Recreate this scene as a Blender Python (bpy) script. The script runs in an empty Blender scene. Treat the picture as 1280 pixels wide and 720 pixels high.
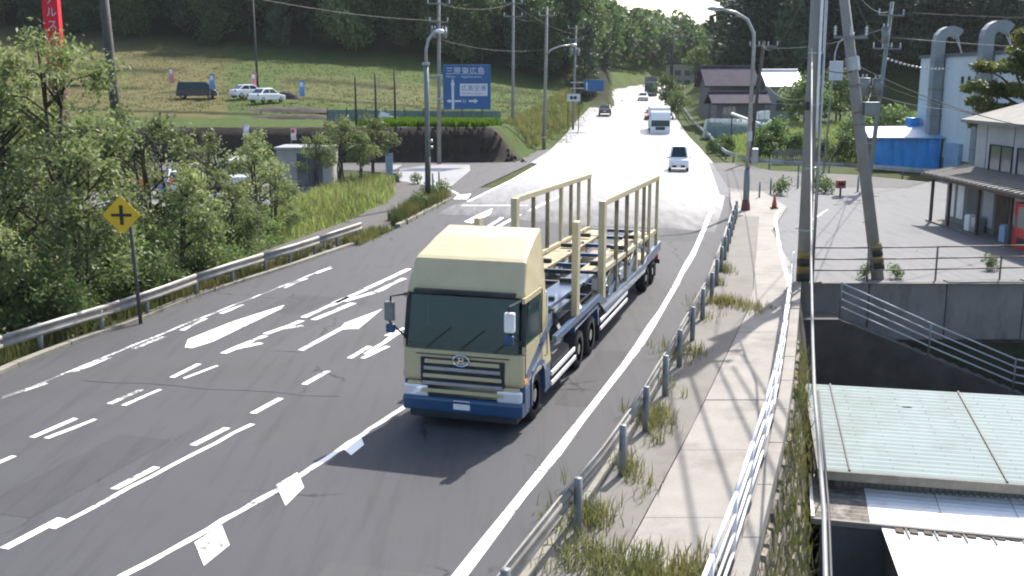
import bpy, bmesh, math, random
import numpy as np
from mathutils import Vector, Matrix
R = math.radians
SC = bpy.context.scene
COL = SC.collection
# ------------------------------------------------------------------ camera, light, exposure
F_PX, HORIZ, CAM_H = 1300.0, 100.0, 6.7
PITCH = math.atan((360 - HORIZ) / F_PX)
cam_d = bpy.data.cameras.new('camera'); cam = bpy.data.objects.new('camera', cam_d); COL.objects.link(cam)
cam.location = (0, 0, CAM_H); cam.rotation_euler = (math.pi / 2 - PITCH, 0, 0)
cam_d.sensor_width = 36; cam_d.lens = 36 * F_PX / 1280; cam_d.clip_start = 0.2; cam_d.clip_end = 4000
SC.camera = cam
SUN_EL, SUN_AZ = R(47), R(28)            # azimuth measured clockwise from the camera's heading (+Y)
W = bpy.data.worlds.new('World'); SC.world = W; W.use_nodes = True
wn = W.node_tree; bg = wn.nodes['Background']
sky = wn.nodes.new('ShaderNodeTexSky'); sky.sky_type = 'NISHITA'; sky.sun_disc = False
sky.sun_elevation = SUN_EL; sky.sun_rotation = SUN_AZ; sky.dust_density = 2.5; sky.air_density = 1.0
wn.links.new(sky.outputs[0], bg.inputs[0]); bg.inputs[1].default_value = 0.15
sun_d = bpy.data.lights.new('sun', 'SUN'); sun_d.energy = 4.4; sun_d.angle = R(0.55); sun_d.color = (1, .95, .87)
sun = bpy.data.objects.new('sun', sun_d); COL.objects.link(sun)
sv = Vector((math.sin(SUN_AZ) * math.cos(SUN_EL), math.cos(SUN_AZ) * math.cos(SUN_EL), math.sin(SUN_EL)))
sun.rotation_euler = sv.to_track_quat('Z', 'Y').to_euler(); sun.location = sv * 120
SC.view_settings.view_transform = 'Standard'; SC.view_settings.look = 'None'
SC.view_settings.exposure = 1.06; SC.view_settings.gamma = 1
SC.render.engine = 'CYCLES'
SC.cycles.max_bounces = 6; SC.cycles.transparent_max_bounces = 8; SC.cycles.filter_width = 2.0
SC.cycles.use_denoising = True

# ------------------------------------------------------------------ measuring helpers (photo survey -> metres)
_c, _s = math.cos(PITCH), math.sin(PITCH)
def P(x, y, z=0.0):                       # a surveyed point on the level z
    u = (x - 640) / F_PX; v = (y - 360) / F_PX
    t = (z - CAM_H) / (-_s - v * _c)
    return (u * t, (_c - v * _s) * t, z)
def D(x, y, d):                           # a surveyed point d metres out
    u = (x - 640) / F_PX; v = (y - 360) / F_PX
    t = d / (_c - v * _s)
    return (u * t, d, CAM_H + (-_s - v * _c) * t)
def lerp_line(pts, Y):
    ys = [p[1] for p in pts]; xs = [p[0] for p in pts]
    if Y <= ys[0]: k = 0
    elif Y >= ys[-1]: k = len(ys) - 2
    else: return float(np.interp(Y, ys, xs))
    m = (xs[k + 1] - xs[k]) / (ys[k + 1] - ys[k])
    return xs[k] + m * (Y - ys[k])
def sst(a, b, x):
    t = np.clip((x - a) / (b - a), 0, 1); return t * t * (3 - 2 * t)

# ------------------------------------------------------------------ object helpers
ORG = {}
def tag(o, label=None, cat=None, group=None, kind=None):
    if label: o['label'] = label
    if cat: o['category'] = cat
    if group: o['group'] = group
    if kind: o['kind'] = kind
    return o
def thing(name, label, cat, loc=(0, 0, 0), group=None):
    o = bpy.data.objects.new(name, None); COL.objects.link(o); o.location = loc; o.empty_display_size = .3
    ORG[o] = Vector(loc)
    return tag(o, label, cat, group)
class MB:
    def __init__(s): s.v = []; s.f = []
    def add(s, vs, fs):
        n = len(s.v); s.v += [tuple(map(float, p)) for p in vs]; s.f += [tuple(i + n for i in f) for f in fs]; return s
    def quad(s, a, b, c, d): return s.add([a, b, c, d], [(0, 1, 2, 3)])
    def box2(s, p, q):
        x0, y0, z0 = [min(a, b) for a, b in zip(p, q)]; x1, y1, z1 = [max(a, b) for a, b in zip(p, q)]
        return s.add([(x0, y0, z0), (x1, y0, z0), (x1, y1, z0), (x0, y1, z0), (x0, y0, z1), (x1, y0, z1), (x1, y1, z1), (x0, y1, z1)],
                     [(0, 3, 2, 1), (4, 5, 6, 7), (0, 1, 5, 4), (1, 2, 6, 5), (2, 3, 7, 6), (3, 0, 4, 7)])
    def box(s, c, d): return s.box2([a - b / 2 for a, b in zip(c, d)], [a + b / 2 for a, b in zip(c, d)])
    def beam(s, a, b, w, h, up=(0, 0, 1)):
        a, b = Vector(a), Vector(b); t = (b - a).normalized(); u = Vector(up)
        if abs(t.dot(u)) > .99: u = Vector((0, 1, 0))
        r = t.cross(u).normalized(); u = r.cross(t).normalized(); r = r * w / 2; u = u * h / 2
        vs = [a - r - u, a + r - u, a + r + u, a - r + u, b - r - u, b + r - u, b + r + u, b - r + u]
        return s.add(vs, [(0, 3, 2, 1), (4, 5, 6, 7), (0, 1, 5, 4), (1, 2, 6, 5), (2, 3, 7, 6), (3, 0, 4, 7)][::1])
    def tube(s, a, b, r0, r1=None, n=10, cap=True):
        r1 = r0 if r1 is None else r1
        return s.path([a, b], [r0, r1], n, cap)
    def path(s, pts, r, n=8, cap=True):
        pts = [Vector(p) for p in pts]; rs = r if isinstance(r, (list, tuple)) else [r] * len(pts)
        vs = []; fs = []; pr = None
        for i, p in enumerate(pts):
            t = (pts[min(i + 1, len(pts) - 1)] - pts[max(i - 1, 0)]).normalized()
            if pr is None:
                u = Vector((0, 0, 1)) if abs(t.z) < .9 else Vector((1, 0, 0))
                pr = t.cross(u).normalized()
            pr = (pr - t * pr.dot(t)).normalized(); q = t.cross(pr)
            for k in range(n):
                a = 2 * math.pi * k / n; vs.append(p + (pr * math.cos(a) + q * math.sin(a)) * rs[i])
        for i in range(len(pts) - 1):
            for k in range(n):
                a = i * n + k; b = i * n + (k + 1) % n; fs.append((a, b, b + n, a + n))
        if cap: fs.append(tuple(range(n))[::-1]); fs.append(tuple(range((len(pts) - 1) * n, len(pts) * n)))
        return s.add(vs, fs)
    def sweep(s, pts, prof, closed=False):   # profile (offset to the right, up) along a path
        pts = [Vector(p) for p in pts]; m = len(prof); vs = []; fs = []
        for i, p in enumerate(pts):
            t = pts[min(i + 1, len(pts) - 1)] - pts[max(i - 1, 0)]; t.z = 0; t.normalize()
            r = Vector((t.y, -t.x, 0))
            for (a, b) in prof: vs.append(p + r * a + Vector((0, 0, b)))
        for i in range(len(pts) - 1):
            for k in range(m if closed else m - 1):
                a = i * m + k; b = i * m + (k + 1) % m; fs.append((a, a + m, b + m, b))
        if closed: fs.append(tuple(range(m))); fs.append(tuple(range((len(pts) - 1) * m, len(pts) * m))[::-1])
        return s.add(vs, fs)
    def prism(s, pts, z0, z1):             # flat outline raised from z0 to z1 (numbers, or functions of x, y)
        g = lambda z, p: z(p[0], p[1]) if callable(z) else z
        n = len(pts); A = sum(pts[i][0] * pts[(i + 1) % n][1] - pts[(i + 1) % n][0] * pts[i][1] for i in range(n))
        if A < 0: pts = pts[::-1]
        vs = [(p[0], p[1], g(z0, p)) for p in pts] + [(p[0], p[1], g(z1, p)) for p in pts]
        fs = [tuple(range(n))[::-1], tuple(range(n, 2 * n))] + [(i, (i + 1) % n, n + (i + 1) % n, n + i) for i in range(n)]
        return s.add(vs, fs)
    def side(s, prof, hw, x0=None):         # side outline (y, z) extruded across x, half width hw or hw(y, z)
        n = len(prof); h = hw if callable(hw) else (lambda y, z: hw)
        vs = [(-h(y, z), y, z) for y, z in prof] + [(h(y, z), y, z) for y, z in prof]
        return s.add(vs, [tuple(range(n)), tuple(range(n, 2 * n))[::-1]] + [(i, n + i, n + (i + 1) % n, (i + 1) % n) for i in range(n)])
    def disc(s, c, r, axis, t, n=16):
        a = Vector(axis).normalized() * t / 2; c = Vector(c); return s.tube(c - a, c + a, r, r, n)
    def ball(s, c, r, n=8, sq=(1, 1, 1)):
        vs = []; fs = []
        for i in range(n + 1):
            th = math.pi * i / n
            for k in range(2 * n):
                ph = math.pi * k / n
                vs.append((c[0] + r * sq[0] * math.sin(th) * math.cos(ph), c[1] + r * sq[1] * math.sin(th) * math.sin(ph), c[2] + r * sq[2] * math.cos(th)))
        for i in range(n):
            for k in range(2 * n):
                a = i * 2 * n + k; b = i * 2 * n + (k + 1) % (2 * n); fs.append((a, a + 2 * n, b + 2 * n, b))
        return s.add(vs, fs)
    def build(s, name, mat, parent=None, smooth=False, bevel=0, fix=True):
        me = bpy.data.meshes.new(name)
        off = ORG.get(parent, Vector((0, 0, 0))) if parent else Vector((0, 0, 0))
        me.from_pydata([tuple(Vector(p) - off) for p in s.v], [], s.f)
        if fix:
            b = bmesh.new(); b.from_mesh(me); bmesh.ops.recalc_face_normals(b, faces=b.faces); b.to_mesh(me); b.free()
        me.materials.append(mat)
        if smooth: me.polygons.foreach_set('use_smooth', [True] * len(me.polygons))
        o = bpy.data.objects.new(name, me); COL.objects.link(o)
        if parent: o.parent = parent; ORG[o] = off
        if bevel:
            m = o.modifiers.new('bevel', 'BEVEL'); m.width = bevel; m.segments = 2; m.limit_method = 'ANGLE'; m.angle_limit = R(35)
        return o
def children(o): return [c for c in COL.objects if c.parent == o]
def copy_tree(o, parent=None, memo={}):
    c = o.copy(); COL.objects.link(c)
    if parent: c.parent = parent
    for ch in KIDS.get(o, None) or list(o.children): copy_tree(ch, c)
    return c
KIDS = {}
def np_mesh(name, v, f, mat, parent=None, smooth=False):     # f: (n,4) or (n,3)
    me = bpy.data.meshes.new(name); v = np.asarray(v, np.float32); f = np.asarray(f, np.int32)
    me.vertices.add(len(v)); me.vertices.foreach_set('co', v.ravel())
    k = f.shape[1]; me.loops.add(f.size); me.loops.foreach_set('vertex_index', f.ravel())
    me.polygons.add(len(f)); me.polygons.foreach_set('loop_start', np.arange(0, f.size, k, dtype=np.int32))
    me.update(calc_edges=True); me.validate()
    if smooth: me.polygons.foreach_set('use_smooth', [True] * len(me.polygons))
    me.materials.append(mat)
    o = bpy.data.objects.new(name, me); COL.objects.link(o)
    if parent: o.parent = parent
    return o

# ------------------------------------------------------------------ materials
def nodes_of(name):
    m = bpy.data.materials.new(name); m.use_nodes = True; nt = m.node_tree
    return m, nt, nt.nodes['Principled BSDF']
def N(nt, t, **kw):
    n = nt.nodes.new('ShaderNode' + t)
    for k, v in kw.items():
        if k in n.inputs: n.inputs[k].default_value = v
        else: setattr(n, k, v)
    return n
def mixc(nt, fac, a, b, mode='MIX'):
    n = nt.nodes.new('ShaderNodeMix'); n.data_type = 'RGBA'; n.blend_type = mode
    for i, val in ((0, fac), (6, a), (7, b)):
        if hasattr(val, 'links'): nt.links.new(val, n.inputs[i])
        elif i == 0: n.inputs[0].default_value = val
        else: n.inputs[i].default_value = (*val[:3], 1)
    return n.outputs[2]
def ramp(nt, src, a, b):
    n = N(nt, 'MapRange'); n.inputs[1].default_value = a; n.inputs[2].default_value = b
    nt.links.new(src, n.inputs[0]); return n.outputs[0]
def coords(nt, scale=(1, 1, 1), rot=0):
    t = N(nt, 'TexCoord'); mp = N(nt, 'Mapping'); mp.inputs['Scale'].default_value = scale; mp.inputs['Rotation'].default_value = (0, 0, rot)
    nt.links.new(t.outputs['Object'], mp.inputs[0]); return mp.outputs[0]
def noise(nt, co, scale, detail=4, rough=.6):
    n = N(nt, 'TexNoise', Scale=scale, Detail=detail, Roughness=rough); nt.links.new(co, n.inputs['Vector']); return n.outputs[0]
def mul(c, k): return tuple(min(1, x * k) for x in c[:3])
def MAT(name, base, rough=.6, metal=0.0, var=.18, scale=2.0, fine=0.0, bump=0.0, bscale=30, dirt=None, dirt_amt=.4, dirt_scale=.8, spec=.5, streak=0, coat=0):
    spec = spec * .55 if rough > .45 else spec
    m, nt, p = nodes_of(name); co = coords(nt)
    n1 = noise(nt, co, scale)
    col = mixc(nt, ramp(nt, n1, .3, .7), mul(base, 1 - var), mul(base, 1 + var))
    if fine:
        n2 = noise(nt, co, 60, 2); col = mixc(nt, fine, col, mixc(nt, ramp(nt, n2, .3, .7), mul(base, .5), mul(base, 1.5)))
    if dirt:
        n3 = noise(nt, coords(nt, (1, 1, .25) if streak else (1, 1, 1)), dirt_scale, 6, .7)
        f = ramp(nt, n3, .5, .72); k = N(nt, 'Math', operation='MULTIPLY'); nt.links.new(f, k.inputs[0]); k.inputs[1].default_value = dirt_amt
        col = mixc(nt, k.outputs[0], col, dirt)
    nt.links.new(col, p.inputs['Base Color'])
    p.inputs['Roughness'].default_value = rough; p.inputs['Metallic'].default_value = metal
    p.inputs['Specular IOR Level'].default_value = spec
    if coat: p.inputs['Coat Weight'].default_value = coat
    if bump:
        b = N(nt, 'Bump', Strength=bump, Distance=.02); nt.links.new(noise(nt, co, bscale, 5, .7), b.inputs['Height']); nt.links.new(b.outputs[0], p.inputs['Normal'])
    return m
def LEAF(name, a, b, c=None, trans=.35, rough=.55, big=.25):
    m, nt, p = nodes_of(name)
    g = N(nt, 'NewGeometry'); oi = N(nt, 'ObjectInfo')
    col = mixc(nt, g.outputs['Random Per Island'], a, b)
    co = coords(nt); n = noise(nt, co, big, 3); col = mixc(nt, ramp(nt, n, .35, .65), col, c or mul(a, .8))
    hv = N(nt, 'HueSaturation'); nt.links.new(col, hv.inputs['Color'])
    v = N(nt, 'MapRange'); v.inputs[3].default_value = .62; v.inputs[4].default_value = 1.38
    nt.links.new(oi.outputs['Random'], v.inputs[0]); nt.links.new(v.outputs[0], hv.inputs['Value'])
    col = hv.outputs[0]
    nt.links.new(col, p.inputs['Base Color']); p.inputs['Roughness'].default_value = rough; p.inputs['Specular IOR Level'].default_value = .3
    t = N(nt, 'BsdfTranslucent'); ms = N(nt, 'MixShader'); ms.inputs[0].default_value = trans
    tc = mixc(nt, .5, col, mixc(nt, 1.0, col, (1.0, 1.15, .55), 'MULTIPLY'))
    nt.links.new(tc, t.inputs[0]); nt.links.new(p.outputs[0], ms.inputs[1]); nt.links.new(t.outputs[0], ms.inputs[2])
    nt.links.new(ms.outputs[0], nt.nodes['Material Output'].inputs[0])
    return m
def asphalt(name, base, rough, spec=.4, track=0.0):
    m, nt, p = nodes_of(name); co = coords(nt)
    big = noise(nt, co, .35, 5, .65); fine = noise(nt, co, 45, 3, .8); mid = noise(nt, coords(nt, (6, .5, 1), R(-16)), .6, 4)
    col = mixc(nt, ramp(nt, big, .3, .7), mul(base, .86), mul(base, 1.12))
    col = mixc(nt, .35, col, mixc(nt, ramp(nt, fine, .3, .7), mul(base, .45), mul(base, 1.6)))
    col = mixc(nt, ramp(nt, mid, .5, .8), col, mul(base, .72))
    vo = N(nt, 'TexVoronoi', Scale=.22, feature='DISTANCE_TO_EDGE'); wv = N(nt, 'VectorMath', operation='ADD')
    nn = N(nt, 'TexNoise', Scale=.9, Detail=5); nt.links.new(co, nn.inputs['Vector']); nt.links.new(co, wv.inputs[0]); nt.links.new(nn.outputs[1], wv.inputs[1])
    nt.links.new(wv.outputs[0], vo.inputs['Vector'])
    crack = ramp(nt, vo.outputs[0], .012, .002); k = N(nt, 'Math', operation='MULTIPLY'); nt.links.new(crack, k.inputs[0]); nt.links.new(ramp(nt, big, .55, .62), k.inputs[1])
    col = mixc(nt, k.outputs[0], col, mul(base, .45))
    nt.links.new(col, p.inputs['Base Color'])
    rr = N(nt, 'MapRange'); rr.inputs[3].default_value = rough - .06; rr.inputs[4].default_value = rough + .08
    nt.links.new(big, rr.inputs[0]); nt.links.new(rr.outputs[0], p.inputs['Roughness'])
    p.inputs['Specular IOR Level'].default_value = spec
    b = N(nt, 'Bump', Strength=.5, Distance=.006); nt.links.new(fine, b.inputs['Height']); nt.links.new(b.outputs[0], p.inputs['Normal'])
    return m
M = {}
M['asphalt'] = asphalt('asphalt', (.061, .0615, .067), .78, .22)
M['asphalt_worn_glare'] = asphalt('asphalt_worn_glare', (.25, .25, .256), .42, .55)  # pale base holds sun glare along with the worn, polished surface
M['asphalt_side'] = asphalt('asphalt_side', (.082, .08, .083), .8, .2)
M['asphalt_path'] = asphalt('asphalt_path', (.085, .08, .078), .85, .2)
M['lot'] = asphalt('lot_paving', (.158, .160, .166), .85, .15)
M['concrete'] = MAT('concrete', (.24, .225, .205), .85, var=.14, scale=1.2, fine=.35, bump=.3, dirt=(.13, .115, .10), dirt_amt=.75, dirt_scale=.5)
M['concrete_grey'] = MAT('concrete_grey', (.15, .142, .13), .85, var=.16, scale=1.0, fine=.4, bump=.3, dirt=(.09, .08, .065), dirt_amt=.5)
M['kerb'] = MAT('kerb_concrete', (.22, .205, .17), .85, var=.25, scale=3, fine=.3, bump=.3, dirt=(.08, .075, .05), dirt_amt=.6)
M['wall_conc'] = MAT('wall_concrete', (.185, .175, .165), .9, var=.2, scale=.8, bump=.25, dirt=(.06, .055, .05), dirt_amt=.75, dirt_scale=1.2, streak=1)
M['wall_dark'] = MAT('wall_dark_brown', (.07, .06, .055), .9, var=.3, scale=1.5, bump=.4, bscale=8)  # dark brown tone for lower wall, stair side and slope backing
M['stone'] = MAT('stone', (.17, .15, .125), .9, var=.4, scale=2.5, bump=.5, bscale=9)
def paint(name, wear):
    m, nt, p = nodes_of(name); co = coords(nt)
    n = noise(nt, co, 9, 6, .8); n2 = noise(nt, co, .8, 3)
    a = N(nt, 'Math', operation='ADD'); nt.links.new(n, a.inputs[0]); nt.links.new(n2, a.inputs[1])
    col = mixc(nt, ramp(nt, a.outputs[0], wear - .05, wear + .06), (.78, .78, .76), (.13, .13, .135))
    nt.links.new(col, p.inputs['Base Color']); p.inputs['Roughness'].default_value = .6; return m
M['paint'] = paint('road_paint', 1.11); M['paint_worn'] = paint('worn_road_paint', 1.0)
M['galv'] = MAT('galvanised_steel', (.36, .37, .38), .42, .75, var=.15, scale=3, dirt=(.16, .12, .08), dirt_amt=.35)
M['galv_old'] = MAT('weathered_guardrail_steel', (.27, .262, .245), .55, .45, var=.2, scale=2, dirt=(.17, .13, .09), dirt_amt=.6, dirt_scale=1.5)
M['galv_dull'] = MAT('dull_steel', (.20, .215, .215), .55, .5, var=.2, scale=2, dirt=(.10, .08, .06), dirt_amt=.4)
M['rail_white'] = MAT('white_rail_paint', (.78, .77, .76), .4, 0, var=.06, dirt=(.35, .25, .16), dirt_amt=.4, dirt_scale=3)
M['rail_grey'] = MAT('pale_rail_paint', (.42, .44, .47), .5, 0, var=.1, dirt=(.2, .18, .16), dirt_amt=.4)
M['rail_rust'] = MAT('rusty_rail', (.20, .17, .15), .6, .3, var=.3, scale=4, dirt=(.12, .06, .03), dirt_amt=.6)
M['pole_conc'] = MAT('pole_concrete', (.24, .235, .22), .8, var=.16, scale=1, fine=.2, dirt=(.11, .10, .09), dirt_amt=.5, streak=1)
M['pole_dark'] = MAT('dark_pole', (.07, .065, .06), .8, var=.3, scale=2, dirt=(.13, .12, .10), dirt_amt=.4, streak=1)
M['pole_green'] = MAT('grey_green_paint', (.16, .19, .185), .45, .2, var=.1, dirt=(.07, .07, .06), dirt_amt=.3)
M['black'] = MAT('black_rubber', (.022, .022, .024), .8, var=.3, scale=6)
M['stripe_y'] = MAT('yellow_stripe', (.20, .15, .045), .7, var=.25, dirt=(.15, .11, .04), dirt_amt=.5, dirt_scale=5)
M['stripe_k'] = MAT('black_stripe', (.03, .03, .03), .6, var=.2)
M['sign_blue'] = MAT('sign_blue', (.008, .082, .23), .45, var=.06)
M['sign_white'] = MAT('sign_white', (.50, .53, .56), .5, var=.08)
M['sign_yellow'] = MAT('sign_yellow', (.66, .42, .015), .45, var=.08, dirt=(.3, .2, .03), dirt_amt=.3, dirt_scale=3)
M['tan'] = MAT('cream_yellow_paint', (.47, .405, .245), .5, 0, var=.05, dirt=(.3, .26, .15), dirt_amt=.35, dirt_scale=1.5, coat=.3)
M['truck_blue'] = MAT('truck_blue_paint', (.018, .065, .15), .35, 0, var=.12, dirt=(.06, .06, .06), dirt_amt=.4, coat=.3)
M['chrome'] = MAT('chrome', (.62, .63, .64), .16, 1.0, var=.06)
M['chassis'] = MAT('chassis_black', (.03, .033, .04), .5, .2, var=.3, scale=3, dirt=(.1, .09, .08), dirt_amt=.4)
M['deck'] = MAT('deck_steel', (.27, .22, .13), .6, .2, var=.3, scale=2, dirt=(.07, .05, .04), dirt_amt=.8)
M['lamp_clear'] = MAT('lamp_lens', (.75, .77, .8), .08, .3, var=.03)
M['amber'] = MAT('amber_lens', (.75, .22, .02), .2, var=.05)
M['white_car'] = MAT('white_car_paint', (.74, .75, .76), .28, 0, var=.03, coat=.6)
M['grey_car'] = MAT('silver_car_paint', (.33, .34, .36), .3, .5, var=.04, coat=.6)
M['dark_car'] = MAT('dark_car_paint', (.022, .024, .032), .25, 0, var=.1, coat=.7)
M['red_car'] = MAT('red_car_paint', (.42, .025, .02), .28, 0, var=.05, coat=.6)
M['white'] = MAT('white_paint', (.72, .72, .71), .5, var=.06, dirt=(.4, .38, .34), dirt_amt=.35)
M['plate_white'] = MAT('plate_white', (.7, .7, .68), .5, var=.03)
M['red'] = MAT('red_paint', (.50, .022, .02), .4, var=.08, dirt=(.25, .02, .02), dirt_amt=.3)
M['banner_red'] = MAT('red_banner', (.62, .02, .035), .6, var=.08)
M['cone_red'] = MAT('red_cone_rubber', (.34, .075, .045), .6, var=.12)
M['banner_blue'] = MAT('blue_banner', (.14, .30, .60), .7, var=.15); M['banner_pink'] = MAT('pink_banner', (.65, .28, .28), .7, var=.2)
M['banner_white'] = MAT('white_banner', (.72, .72, .72), .7, var=.08)
M['orange'] = MAT('orange_plastic', (.70, .22, .02), .6, var=.2)
M['cone_dull'] = MAT('dull_red_wrap', (.16, .065, .05), .8, var=.2)
M['tarp'] = MAT('blue_tarp', (.03, .27, .68), .4, var=.18, scale=.8, bump=.8, bscale=2.5)
M['tarp_top'] = MAT('faded_tarp', (.22, .34, .48), .45, var=.15, bump=.5, bscale=3)
M['fac_wall'] = MAT('factory_wall', (.50, .57, .60), .6, var=.06, scale=.4, dirt=(.3, .34, .35), dirt_amt=.4, streak=1)
M['duct'] = MAT('duct_metal', (.22, .25, .26), .6, .1, var=.1, dirt=(.16, .17, .17), dirt_amt=.4, streak=1)
M['roof_blue'] = MAT('pale_blue_roof_metal', (.185, .235, .235), .75, 0, var=.09, scale=.7, dirt=(.14, .145, .135), dirt_amt=.6, dirt_scale=.9, streak=1)
M['roof_white'] = MAT('white_corrugated_roof', (.78, .775, .76), .7, 0, var=.05, dirt=(.34, .26, .18), dirt_amt=.6, dirt_scale=1.3)
M['roof_dirty'] = MAT('mossy_corrugated_roof', (.17, .15, .13), .8, 0, var=.4, scale=6, dirt=(.42, .40, .36), dirt_amt=.7, dirt_scale=3)
M['siding'] = MAT('grey_siding', (.20, .195, .18), .85, var=.15, scale=1.5, dirt=(.12, .10, .08), dirt_amt=.5, streak=1)
M['siding_dark'] = MAT('dark_siding', (.11, .115, .125), .6, var=.15, scale=1.5)
M['tile'] = MAT('roof_tile', (.058, .05, .068), .85, var=.2, scale=1.2, bump=.4, bscale=6, spec=.15)
M['tile_light'] = MAT('pale_roof_sheet', (.62, .60, .62), .35, var=.08)
M['house_wall'] = MAT('house_wall', (.36, .35, .33), .8, var=.12, dirt=(.2, .19, .17), dirt_amt=.4, streak=1)
M['wood'] = MAT('old_wood', (.085, .065, .05), .8, var=.3, scale=3)
M['shop_wall'] = MAT('shop_plaster', (.36, .37, .375), .8, var=.1, dirt=(.26, .24, .22), dirt_amt=.45, streak=1)
M['shed_grey'] = MAT('grey_shed_steel', (.40, .40, .39), .7, 0, var=.1, scale=1)
M['bark'] = MAT('bark', (.075, .062, .05), .9, var=.35, scale=4, bump=.5)
M['wire'] = MAT('wire_cable', (.045, .045, .045), .6, var=.1)
M['wire_grey'] = MAT('grey_cable', (.20, .20, .20), .5, var=.1)
M['ins'] = MAT('porcelain', (.55, .56, .56), .3, var=.08)
M['net'] = MAT('green_grey_netting', (.14, .19, .175), .8, var=.2, scale=3)
M['soil'] = MAT('dark_soil', (.045, .038, .034), .95, var=.4, scale=1.5, bump=.8, bscale=5)
M['debris'] = MAT('pinkish_debris', (.36, .28, .24), .8, var=.4, scale=5)
mg, nt, p = nodes_of('vehicle_glass'); M['glass'] = mg
p.inputs['Base Color'].default_value = (.010, .032, .036, 1); p.inputs['Roughness'].default_value = .1; p.inputs['Specular IOR Level'].default_value = .32
mg, nt, p = nodes_of('windscreen_glass'); M['screen'] = mg
p.inputs['Base Color'].default_value = (.018, .065, .075, 1); p.inputs['Roughness'].default_value = .07; p.inputs['Specular IOR Level'].default_value = .6
tb_ = N(nt, 'BsdfTransparent'); tb_.inputs[0].default_value = (.42, .62, .62, 1); ms_ = N(nt, 'MixShader'); ms_.inputs[0].default_value = .55
nt.links.new(tb_.outputs[0], ms_.inputs[1]); nt.links.new(p.outputs[0], ms_.inputs[2]); nt.links.new(ms_.outputs[0], nt.nodes['Material Output'].inputs[0])
mg, nt, p = nodes_of('window_glass'); M['win'] = mg
p.inputs['Base Color'].default_value = (.09, .11, .115, 1); p.inputs['Roughness'].default_value = .08; p.inputs['Specular IOR Level'].default_value = .8
M['leaf_olive'] = LEAF('olive_leaves', (.145, .175, .078), (.27, .295, .15), (.105, .135, .06), .48)
M['leaf_dark'] = LEAF('forest_leaves', (.075, .125, .048), (.135, .20, .075), (.04, .07, .032), .5, big=.09)
M['leaf_deep'] = LEAF('deep_green_leaves', (.024, .045, .028), (.055, .085, .045), (.014, .027, .018), .22, big=.09)
M['leaf_conifer'] = LEAF('conifer_leaves', (.04, .075, .042), (.08, .125, .065), None, .28, big=.06)
M['leaf_light'] = LEAF('pale_forest_leaves', (.11, .16, .062), (.18, .235, .10), (.065, .105, .042), .44, big=.06)
M['leaf_bush'] = LEAF('bush_leaves', (.10, .155, .05), (.19, .245, .10), (.08, .12, .045), .45)
M['leaf_pine'] = LEAF('pine_needles', (.09, .12, .03), (.22, .22, .07), (.07, .09, .03), .4, big=.5)
M['grass'] = LEAF('tall_grass', (.17, .24, .075), (.29, .34, .14), (.23, .25, .11), .48)
M['grass_dry'] = LEAF('dry_grass', (.14, .13, .05), (.24, .21, .10), (.09, .11, .04), .35)
M['paddy'] = LEAF('rice_green', (.10, .19, .015), (.16, .26, .03), (.09, .17, .015), .4)
mg, nt, p = nodes_of('ground'); M['ground'] = mg
at = N(nt, 'Attribute', attribute_name='soil'); co = coords(nt)
n1 = noise(nt, co, .5, 6, .7); n2 = noise(nt, co, 6, 4, .8)
col = mixc(nt, ramp(nt, n1, .3, .7), mixc(nt, 1, at.outputs[0], (.72, .70, .66), 'MULTIPLY'), mixc(nt, 1, at.outputs[0], (1.0, 1.0, 1.0), 'MULTIPLY'))
col = mixc(nt, ramp(nt, n2, .35, .75), col, mixc(nt, 1, col, (.55, .6, .5), 'MULTIPLY'))
nt.links.new(col, p.inputs['Base Color']); p.inputs['Roughness'].default_value = .95; p.inputs['Specular IOR Level'].default_value = .1
b = N(nt, 'Bump', Strength=1, Distance=.15); nt.links.new(n2, b.inputs['Height']); nt.links.new(b.outputs[0], p.inputs['Normal'])

# ------------------------------------------------------------------ survey lines (x, y in metres, camera at the origin)
ROADL = [(-16.6, -2), (-12.3, 20), (-11.62, 25.3), (-10.88, 27.24), (-9.87, 32.2), (-8.06, 37.5), (-6.1, 43.9), (-5.24, 47.6), (-3.42, 59), (-.5, 74), (3.2, 100), (8, 140), (15.5, 195), (22, 232), (40, 285), (75, 340)]
LINER = [(-5.3, -2), (-.72, 13.27), (1.56, 20.49), (3.31, 26.1), (4.84, 31.6), (7.48, 41.8), (10.54, 54.6), (12.5, 63.4), (15.9, 84.9), (18.3, 105), (20.0, 123), (21.8, 140), (27.6, 195), (33, 232), (50, 285), (85, 340)]
GUARDR = [(-5.6, -4), (.44, 13.27), (1.78, 16.78), (2.46, 19.02), (3.16, 21.31), (4.56, 26.11), (5.98, 31.01), (8.23, 39.83), (10.85, 50.42)]
RAILB = [(-3.2, -4), (3.03, 13.27), (3.66, 15.13), (4.75, 18.35), (6.02, 22.5), (7.86, 28.85), (9.25, 33.7)]
def zr(Y):
    Y = np.asarray(Y, float)
    return np.where(Y < 95, 0, np.where(Y < 135, .04 * (Y - 95) ** 2 / 80, np.where(Y < 245, .8 + .04 * (Y - 135), 5.2 + 1.0 * (1 - np.exp(-(Y - 245) / 30)))))
def np_line(pts, Y):
    xs = np.array([q[0] for q in pts]); ys = np.array([q[1] for q in pts]); return np.interp(Y, ys, xs)
def hill(X, Y):
    dl = np.minimum((Y - 178 - .10 * np.maximum(0, -X - 20) * 0), (.085 * Y + 2 - X) * 1.1)
    hl = np.where(dl > 0, 46 * (1 - np.exp(-np.maximum(dl, 0) / 62)), 0) * sst(600, 380, Y)
    dr = np.minimum(Y - 158, (X - .215 * Y + 4) * 1.15)
    hr = np.where(dr > 0, 60 * (1 - np.exp(-np.maximum(dr, 0) / 48)), 0)
    hf = 9 * sst(360, 470, Y)
    return np.maximum(np.maximum(hl, hr), hf)
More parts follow.
